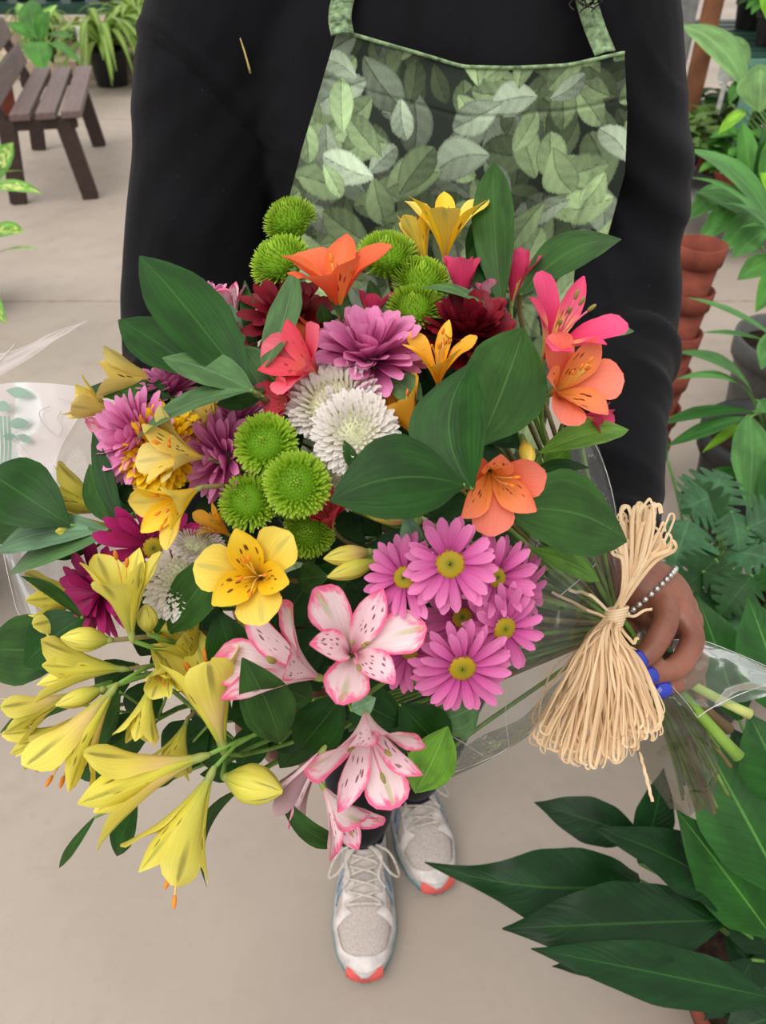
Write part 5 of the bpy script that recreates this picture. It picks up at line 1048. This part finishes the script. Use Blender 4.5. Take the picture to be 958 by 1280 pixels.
# --- peace lily, lower right
c = gz(960, 1262, .0); c = Vector((.61, .42, 0)); sp = plant('peace_lily', c, 'large dark green peace lily in a terracotta pot beside the shoes', 'plant')
potpart(sp, .16, .14, TERRA)
WP = ([0, .08, .25, .5, .75, .9, 1], [.05, .4, .86, 1, .62, .22, .01])
WT = ([0, .1, .3, .5, .66, .8, 1], [.1, .6, 1, .92, .5, .24, .01])
SPL = [((930, 1190, 1.0), (985, 1120, 1.0), 80, 'spath', (0, .3, 1), {}), ((960, 1235, .98), (905, 1170, .98), 80, 'spath', (.2, .4, .9), dict(bend=.1)), ((990, 1215, .97), (930, 1250, .95), 70, 'spath', (0, .6, .8), dict(bend=.1)), ((985, 1160, .98), (930, 1090, 1.0), 84, 'spath', (0, .3, 1), {}),
       ((800, 1100, .98), (531, 1078, .98), 92, 'spath', (.05, .5, .9), dict(bend=.10, wave=.04, side=.07, wf=WT)), ((800, 1045, 1.02), (668, 1003, 1.05), 58, 'spath', (.0, .3, 1), dict(bend=.06)), ((935, 1140, .92), (742, 1035, .93), 80, 'spath', (.3, .6, .7), dict(bend=.12, wave=.045)),
       ((905, 1150, .90), (628, 1161, .88), 96, 'spath', (0, .55, .9), dict(bend=.04, wave=.045)), ((968, 1248, .86), (664, 1186, .86), 72, 'spath', (-.05, .6, .8), dict(bend=.03, wave=.045)), ((800, 1205, .90), (690, 1208, .92), 30, 'spath', (0, .5, .8), {}),
       ((965, 1170, .90), (846, 1012, .90), 92, 'spathl', (-.2, .3, .9), dict(bend=.05, wave=.035)), ((985, 1120, .86), (868, 905, .92), 120, 'spathl', (-.3, .25, 1), dict(bend=.04)), ((985, 1040, .92), (915, 910, .96), 100, 'spath', (-.3, .2, 1), {}),
       ((990, 1010, .84), (935, 890, .86), 90, 'spathl', (-.2, .2, 1), {}), ((800, 1080, .99), (830, 960, 1.02), 52, 'spath', (0, .2, 1), {}), ((905, 1215, .95), (850, 1260, .93), 52, 'spath', (0, .5, .8), dict(bend=.15)), ((985, 1265, .90), (905, 1290, .90), 70, 'spath', (.2, .6, .8), {}),
       ((940, 1200, .95), (880, 1275, .92), 50, 'spath', (.3, .5, .8), dict(bend=.1)), ((965, 1190, .96), (905, 1110, .98), 70, 'spath', (0, .3, 1), {}), ((990, 900, .84), (935, 745, .86), 90, 'spathl', (-.3, .1, 1), dict(bend=.03)), ((925, 900, .95), (872, 745, .98), 78, 'spathl', (-.1, .1, 1), dict(bend=.04)), ((860, 1120, 1.0), (900, 1060, 1.02), 60, 'spath', (0, .3, 1), {})]
for a, b_, wd, mk_, f, kw in SPL:
    A_, B_ = pt(*a), pt(*b_); wleaf(sp, A_, B_, wd * a[2] / FP, PL[mk_], cd(*f), c + Vector((rnd(-.03, .03), rnd(-.03, .03), .12)), fold=.10, **dict(dict(nu=22, nv=9, wf=WP), **kw))
# --- lobed philodendron
ph = Vector((.66, 1.02, 0)); phl = plant('split_leaf_philodendron', ph, 'split-leaf philodendron with grey-green lobed leaves in a dark pot behind the hand', 'plant'); potpart(phl, .13, .22, BLK)
def lobed(root, A, B, W, m, nrm, lobes=5):
    A, B = Vector(A), Vector(B); e1 = (B - A); L = e1.length; e1.normalize(); e3 = (nrm - e1 * nrm.dot(e1)).normalized(); e2 = e3.cross(e1); o0 = root.location; mb = MB()
    n = 40; t = np.linspace(0, 1, n); env = smoothf([0, .1, .35, .7, 1], [.35, .9, 1, .6, .03], t) * W / 2; lob = 1 - .55 * (.5 + .5 * np.cos(t * lobes * 6.283 + .6)) ** 3
    G = np.zeros((n, 7, 3)); v = np.linspace(-1, 1, 7)
    for i in range(n):
        c_ = A + e1 * L * t[i] + e3 * L * .10 * 4 * t[i] * (1 - t[i]) - o0; w_ = env[i] * lob[i]
        for j in range(7): G[i, j] = tuple(c_ + e2 * w_ * v[j] + e1 * abs(v[j]) * w_ * .35 + e3 * w_ * (.12 * abs(v[j]) - .10 * v[j] ** 2))
    ob('leaf', MB().grid(G).mesh('leaf'), m, root)
    a = Vector((rnd(-.03, .03), rnd(-.03, .03), .19)); c_ = A - o0; ob('stalk', MB().tube(bez([a, a * .4 + c_ * .6 + Vector((0, 0, .05)), c_], 8), .003, 6).mesh('stalk'), STALK, root)
for a, b_, wd, k in (((862, 650, 1.25), (838, 720, 1.20), 92, 0), ((880, 640, 1.30), (905, 590, 1.35), 90, 0), ((900, 660, 1.28), (860, 600, 1.32), 80, 1), ((915, 640, 1.22), (925, 690, 1.20), 62, 0), ((905, 690, 1.22), (965, 700, 1.18), 80, 0), ((895, 700, 1.18), (850, 740, 1.15), 70, 1), ((880, 715, 1.15), (930, 740, 1.12), 70, 1), ((870, 740, 1.15), (895, 800, 1.10), 84, 1), ((925, 760, 1.12), (940, 810, 1.08), 70, 0), ((860, 690, 1.22), (905, 705, 1.2), 60, 1), ((935, 660, 1.2), (980, 640, 1.2), 70, 0),
                       ((850, 770, 1.15), (880, 830, 1.1), 80, 1), ((835, 575, 1.45), (812, 560, 1.45), 60, 0), ((890, 620, 1.3), (850, 640, 1.28), 80, 0), ((940, 720, 1.1), (900, 770, 1.1), 70, 1)):
    lobed(phl, pt(*a), pt(*b_), wd * a[2] / FP, PL['lobed'] if k == 0 else LF['inner'], cd(rnd(-.3, .3), .4, .9))
# --- strap-leaved plants along the right side
def straps(root, items, base):
    for a, b_, wd, mk_, f, kw in items: wleaf(root, pt(*a), pt(*b_), wd * a[2] / FP, PL[mk_], cd(*f), base + Vector((rnd(-.03, .03), rnd(-.03, .03), 0)), **dict(dict(nu=16, nv=7, wf=WN, fold=.12), **kw))
c1 = Vector((.98, 1.62, 0)); s1 = plant('cast_iron_plant', c1, 'broad strap-leaved plant in a black pot behind the philodendron', 'plant'); potpart(s1, .16, .30, BLK)
straps(s1, [((975, 428, 1.55), (860, 372, 1.55), 24, 'strap', (0, .8, .6), dict(bend=.06)), ((955, 425, 1.55), (878, 416, 1.55), 16, 'strap', (0, .8, .6), dict(bend=.05)), ((946, 512, 1.6), (846, 474, 1.5), 26, 'strap', (.1, .8, .6), dict(bend=.16)), ((944, 500, 1.6), (846, 440, 1.55), 36, 'strap', (.3, .7, .7), dict(bend=.14)),
            ((942, 515, 1.55), (824, 532, 1.45), 28, 'strapd', (0, .8, .6), dict(bend=.06)), ((932, 522, 1.5), (834, 558, 1.45), 22, 'strapd', (0, .6, .8), dict(bend=.05)), ((938, 522, 1.5), (936, 638, 1.35), 52, 'strap', (-.1, .2, 1), dict(bend=.05)), ((968, 500, 1.5), (946, 516, 1.5), 20, 'strap', (0, .5, .8), {}), ((965, 415, 1.45), (952, 462, 1.42), 26, 'strap', (-.2, .2, 1), {}), ((930, 530, 1.55), (878, 566, 1.5), 12, 'bright', (0, .5, .8), {}),
            ((975, 560, 1.4), (950, 650, 1.35), 40, 'strapd', (0, .2, 1), {}), ((960, 540, 1.5), (985, 640, 1.4), 40, 'strap', (0, .2, 1), {}), ((930, 590, 1.5), (880, 600, 1.5), 22, 'strapd', (0, .5, .8), {})], c1 + Vector((0, 0, .27)))
c2 = Vector((1.22, 2.05, 0)); s2 = plant('arching_strap_plant', c2, 'arching plant with long pale green blades in a grey pot', 'plant'); potpart(s2, .17, .34, GREYP)
straps(s2, [((968, 292, 1.9), (858, 186, 1.95), 44, 'strap', (-.1, .7, .7), dict(bend=.16, side=.04)), ((965, 300, 1.85), (862, 222, 1.9), 28, 'strap', (0, .8, .6), dict(bend=.14)), ((968, 300, 1.8), (898, 254, 1.85), 16, 'strap', (0, .8, .6), dict(bend=.16)), ((960, 285, 1.95), (870, 240, 2.0), 40, 'strap', (0, .5, .8), dict(bend=.1)), ((925, 250, 2.0), (872, 305, 1.95), 30, 'strap', (0, .2, 1), dict(bend=.1)), ((945, 262, 1.95), (898, 318, 1.9), 32, 'strap', (.1, .2, 1), dict(bend=.1)), ((958, 285, 1.9), (915, 322, 1.9), 30, 'strap', (0, .2, 1), dict(bend=.1)), ((975, 290, 1.8), (925, 285, 1.8), 14, 'strap', (0, .8, .6), dict(bend=.12)), ((970, 320, 1.85), (922, 350, 1.85), 30, 'mid', (0, .3, 1), dict(bend=.1)), ((905, 232, 2.05), (860, 275, 2.0), 30, 'strap', (0, .2, 1), dict(bend=.1)), ((985, 320, 1.8), (945, 390, 1.8), 34, 'mid', (0, .2, 1), {})], c2 + Vector((0, 0, .32)))
c3 = Vector((1.48, 2.35, 0)); s3 = plant('broad_leaf_plant', c3, 'tall plant with pale folded leaves and bright new shoots by the table', 'plant'); potpart(s3, .18, .36, BLK)
straps(s3, [((935, 115, 2.3), (852, 32, 2.35), 46, 'pale', (-.3, .6, .7), dict(bend=.14, wf=WL2)), ((930, 100, 2.32), (880, 55, 2.3), 36, 'pale', (.1, .3, 1), dict(bend=.1, wf=WL)), ((938, 80, 2.32), (912, 44, 2.3), 26, 'pale', (.3, .3, 1), dict(wf=WL)), ((950, 140, 2.2), (950, 80, 2.2), 60, 'pale', (-.2, .2, 1), dict(wf=WL)), ((932, 138, 2.25), (898, 168, 2.15), 16, 'bright', (.2, .5, .8), dict(wf=WL2)), ((938, 242, 2.2), (928, 152, 2.2), 26, 'mid', (-.2, .1, 1), dict(wf=WL2)), ((950, 235, 2.1), (968, 170, 2.1), 34, 'mid', (.3, .1, 1), dict(wf=WL2)), ((970, 260, 2.1), (948, 200, 2.1), 24, 'bright', (.2, .1, 1), dict(wf=WL2)), ((942, 140, 2.3), (962, 128, 2.2), 16, 'bright', (0, .5, .8), {}), ((955, 160, 2.1), (940, 225, 2.1), 18, 'strapd', (.5, .1, 1), {}), ((965, 30, 2.2), (958, -20, 2.2), 30, 'bright', (0, .2, 1), {}), ((912, 128, 2.3), (926, 98, 2.3), 16, 'mid', (0, .3, 1), {})], c3 + Vector((0, 0, .33)))
# --- terracotta pots stacked into a column
tp0 = Vector((.755, 1.80, 0))
for k in range(6):
    z = k * .112; nm_ = 'terracotta pot, %s of the tall stack beside the sleeve' % ('lowest', 'second lowest', 'third from the floor', 'third from the top', 'second from the top', 'topmost')[k]
    root = empty('terracotta_pot', tp0 + Vector((0, 0, z)), nm_, 'pot', 'stacked terracotta pots')
    r_ = .058; ob('pot_body', MB().lathe([(r_ * .70, 0), (r_ * .90, .118), (r_ * .84, .118), (r_ * .66, .004), (.001, .004), (.001, 0), (r_ * .70, 0)], n=28).mesh('pot_body'), TERRA, root)
    ob('rim', MB().lathe([(r_ * .88, .112), (r_ * 1.0, .114), (r_ * 1.06, .158), (r_ * .98, .160), (r_ * .90, .118)], n=28).mesh('rim'), TERRA, root)
# --- dark pots under the lily and by the bouquet's wrap
bushy((.93, 1.12, 0), .34, .12, 26, .13, PL['strapd'], BLK, 'low dark leafy plant in a wide black pot beside the philodendron', potr=.15, poth=.20, seed=3)
bushy((-1.10, 1.34, 0), .40, .20, 34, .16, LF['inner'], BLK, 'dark leafy plant in a black pot past the clear wrap', potr=.15, poth=.24, seed=5)
# --- variegated plant at the left edge
dv = Vector((-1.70, 2.95, 0)); dfn = plant('dieffenbachia', dv, 'variegated dieffenbachia in a dark pot near the bench', 'plant'); potpart(dfn, .15, .27, BLK)
for a, b_, wd, f in (((-20, 240, 2.65), (16, 178, 2.7), 30, (.3, .2, 1)), ((-30, 230, 2.6), (33, 214, 2.6), 20, (0, .9, .4)), ((-35, 240, 2.55), (52, 242, 2.5), 36, (0, .7, .7)), ((-25, 300, 2.6), (30, 290, 2.5), 36, (0, .5, .8)), ((-25, 330, 2.6), (48, 312, 2.5), 20, (0, .8, .5)), ((-40, 200, 2.7), (-10, 150, 2.7), 30, (0, .3, 1)), ((-30, 350, 2.6), (8, 405, 2.5), 24, (0, .4, .8))):
    wleaf(dfn, pt(*a), pt(*b_), wd * a[2] / FP, PL['vari'], cd(*f), dv + Vector((0, 0, .25)), bend=.08, fold=.12, wf=WL2)
# --- beyond the bench
BR = Vector((-2.72, 6.0, 0)); dd_ = plant('dieffenbachia', BR, 'bright dieffenbachia in a terracotta pot behind the bench', 'plant'); potpart(dd_, .14, .30, TERRA)
for a, b_, wd, mk_ in (((48, 50, 5.6), (38, 0, 5.7), 34, 'mid'), ((50, 52, 5.6), (62, 14, 5.5), 26, 'mid'), ((46, 52, 5.5), (54, 92, 5.3), 34, 'mid'), ((58, 50, 5.6), (92, 48, 5.4), 14, 'mid'), ((58, 56, 5.5), (106, 84, 5.2), 12, 'mid'), ((42, 50, 5.6), (10, 28, 5.6), 18, 'mid'), ((48, 44, 5.7), (22, 4, 5.8), 22, 'vari'), ((50, 40, 5.7), (72, 6, 5.8), 16, 'vari'), ((52, 58, 5.5), (68, 80, 5.4), 16, 'mid')):
    wleaf(dd_, pt(*a), pt(*b_), wd * a[2] / FP, PL[mk_], cd(rnd(-.2, .2), .4, .9), BR + Vector((0, 0, .28)), bend=.10, fold=.15)
def spider(loc, label, potr, poth, potm, n, ln, seed):
    rs = np.random.RandomState(seed); root = plant('spider_plant', loc, label, 'plant', 'spider plants'); potpart(root, potr, poth, potm)
    for k in range(n):
        a = rs.uniform(0, 6.28); l = ln * rs.uniform(.6, 1.15); hh = rs.uniform(.25, .8); pts = bez([(0, 0, poth * .85), (math.cos(a) * l * .35, math.sin(a) * l * .35, poth + l * hh), (math.cos(a) * l * .85, math.sin(a) * l * .85, poth + l * hh * .7), (math.cos(a) * l, math.sin(a) * l, poth - l * rs.uniform(-.3, .45))], 9)
        T_ = np.gradient(pts, axis=0); s_ = np.cross(T_, (0, 0, 1)); s_ /= np.linalg.norm(s_, axis=1)[:, None] + 1e-9; wd = .026 * np.sin(np.linspace(.25, 3.05, 9))[:, None]
        ob('leaf', MB().grid(np.stack([pts - s_ * wd, pts - np.array((0, 0, .004)), pts + s_ * wd], 1)).mesh('leaf'), PL['spider'], root)
    return root
sp1 = spider((-2.27, 7.25, 0), 'spider plant spilling over a black pot on the floor', .165, .27, BLK, 95, .52, 1)
ob('plant_tag', MB().grid(patch([[(-.17, -.16, .15), (-.15, -.18, .45)], [(-.13, -.18, .15), (-.10, -.20, .45)]], 3)).mesh('plant_tag'), plain('white_tag', (228, 226, 220), .5), sp1)
# low block step, table beyond
BLOCK = plain('weathered_block', (164, 146, 126), .85, .2, .15, 12, .3); GRN = plain('dark_green_metal', (36, 66, 56), .45, .4, .1)
stp = empty('block_step', (-2.6, 7.75, 0), 'low step of weathered beige blocks behind the spider plants', 'step')
for r_ in range(2):
    for k in range(9): ob('block', MB().box(((k - 4.5 + .25 * r_) * .62, r_ * .62, (.07, .165)[r_]), (.605, (.62, .34)[r_], (.14, .33)[r_])).mesh('block', False), BLOCK, stp)
spider((-2.10, 7.78, .141), 'pale spider plant standing on the block step', .13, .20, BLK, 95, .44, 2)
spider((-2.98, 7.80, .141), 'spider plant on the block step near the terracotta dieffenbachia', .12, .18, BLK, 40, .34, 6)
tb_ = empty('plant_table', (-2.8, 9.15, 0), 'dark green metal plant table beyond the block step', 'table')
for y in (-.55, .55): ob('rail', MB().box((0, y, .37), (4.4, .05, .07)).mesh('rail', False), GRN, tb_)
for k in range(9): ob('slat', MB().box((0, -.5 + k * .125, .41), (4.4, .08, .02)).mesh('slat', False), GRN, tb_)
for x in (-2.1, 0, 2.1):
    for y in (-.5, .5): ob('leg', MB().box((x, y, .20), (.05, .05, .40)).mesh('leg', False), GRN, tb_)
colw = ['wide-leaved', 'fine-leaved', 'dense', 'loose', 'young', 'tall', 'small', 'leafy', 'spreading']
for k in range(9):
    red = k in (5, 6)
    bushy((-3.95 + k * .255, 8.80 + .05 * (k % 2), .421), .36, .10, 30, .10, PL[('mid', 'olive', 'spider')[k % 3]], TERRA if red else BLK, '%s green plant in a %s pot on the green table' % (colw[k], 'terracotta' if red else 'black'), 'plants on the far green table', .09, .17, seed=k + 20, sep=False)
# right hand staging: posts, table, clutter of small pots
WOODP = plain('brown_wood_post', (138, 92, 66), .7, .2, .15, 8, .1); GREYM = plain('galvanised_post', (128, 130, 128), .5, .4, .1)
pb = gz(868, 78, .75); yb_ = 4.2; px_ = (pt(876, 40, 1) - CPOS); k_ = yb_ / px_.y; X0 = px_.x * k_
tag(ob('timber_post', MB().box((X0 + .03, yb_, 1.1), (.07, .07, 2.2)).mesh('timber_post', False), WOODP), 'upright brown timber post behind the sleeve', 'post')
tag(ob('metal_post', MB().box((X0 - .08, yb_ + .05, 1.1), (.10, .06, 2.2)).mesh('metal_post', False), GREYM), 'grey metal post next to the timber post', 'post')
tr_ = empty('plant_table', (2.35, 4.1, 0), 'green-railed plant table beside the timber post', 'table')
GRL = plain('sea_green_metal', (92, 134, 118), .45, .4, .1)
for y in (-.50, .50): ob('rail', MB().box((0, y, .77), (1.7, .05, .06)).mesh('rail', False), GRL, tr_)
for k in range(8): ob('slat', MB().box((0, -.45 + k * .128, .80), (1.7, .09, .02)).mesh('slat', False), GRN, tr_)
for z in (.25,):
    for k in range(7): ob('slat', MB().box((0, -.62 + k * .13, z), (1.9, .11, .02)).mesh('slat', False), GREYM, tr_)
for x in (-.8, .8):
    for y in (-.47, .47): ob('leg', MB().box((x, y, .39), (.05, .05, .78)).mesh('leg', False), GRL, tr_)
for k, (x, y, z, mk_) in enumerate(((1.68, 3.85, .81, 'mid'), (1.95, 3.95, .81, 'olive'), (2.2, 3.8, .81, 'pale'), (1.75, 4.3, .81, 'olive'), (2.05, 4.35, .81, 'mid'), (2.4, 4.2, .81, 'olive'))):
    bushy((x, y, z), .30, .16, 90, .11, PL[mk_], BLK, '%s %s-green plant on the green-railed table' % (colw[k], mk_ if mk_ != 'mid' else 'mid'), 'plants on the railed table', .085, .12, seed=k + 60, sep=False)
for k, (x, y, mk_) in enumerate(((1.55, 3.55, 'mid'), (1.78, 3.62, 'lobed'), (2.02, 3.56, 'mid'), (1.6, 3.95, 'olive'), (1.85, 4.0, 'lobed'), (2.1, 3.95, 'mid'), (1.58, 4.3, 'mid'), (1.85, 4.38, 'olive'), (1.36, 3.75, 'olive'))):
    bushy((x, y, .262), .28, .16, 110, .10, PL[mk_], (BLK, TERRA)[k % 3 == 0], '%s plant in a %s pot on the lower shelf' % (colw[k], ('black', 'terracotta')[k % 3 == 0]), 'plants on the lower shelf', .085, .12, seed=k + 80, sep=False)
tgp = pt(897, 142, 3.6); tag_ = empty('plant_label', tgp, 'white plant label on a stake on the lower shelf', 'label')
ob('stake', MB().box((0, 0, (.19 + .262 - tgp.z) / 2), (.020, .004, .19 - .262 + tgp.z)).mesh('stake', False), plain('white_tag', (228, 226, 220), .5), tag_); ob('plate', MB().box((.0, -.004, .18), (.095, .005, .09)).mesh('plate', False), plain('white_tag', (228, 226, 220), .5), tag_)
b0 = gz(898, 184, .30); tag(ob('bark_piece', MB().ball((b0.x, b0.y, .31), (.12, .05, .03), 10, 8).mesh('bark_piece'), plain('bark', (168, 118, 82), .85, .2, .25, 30, .4)), 'curved brown bark piece lying on the lower shelf', 'bark')
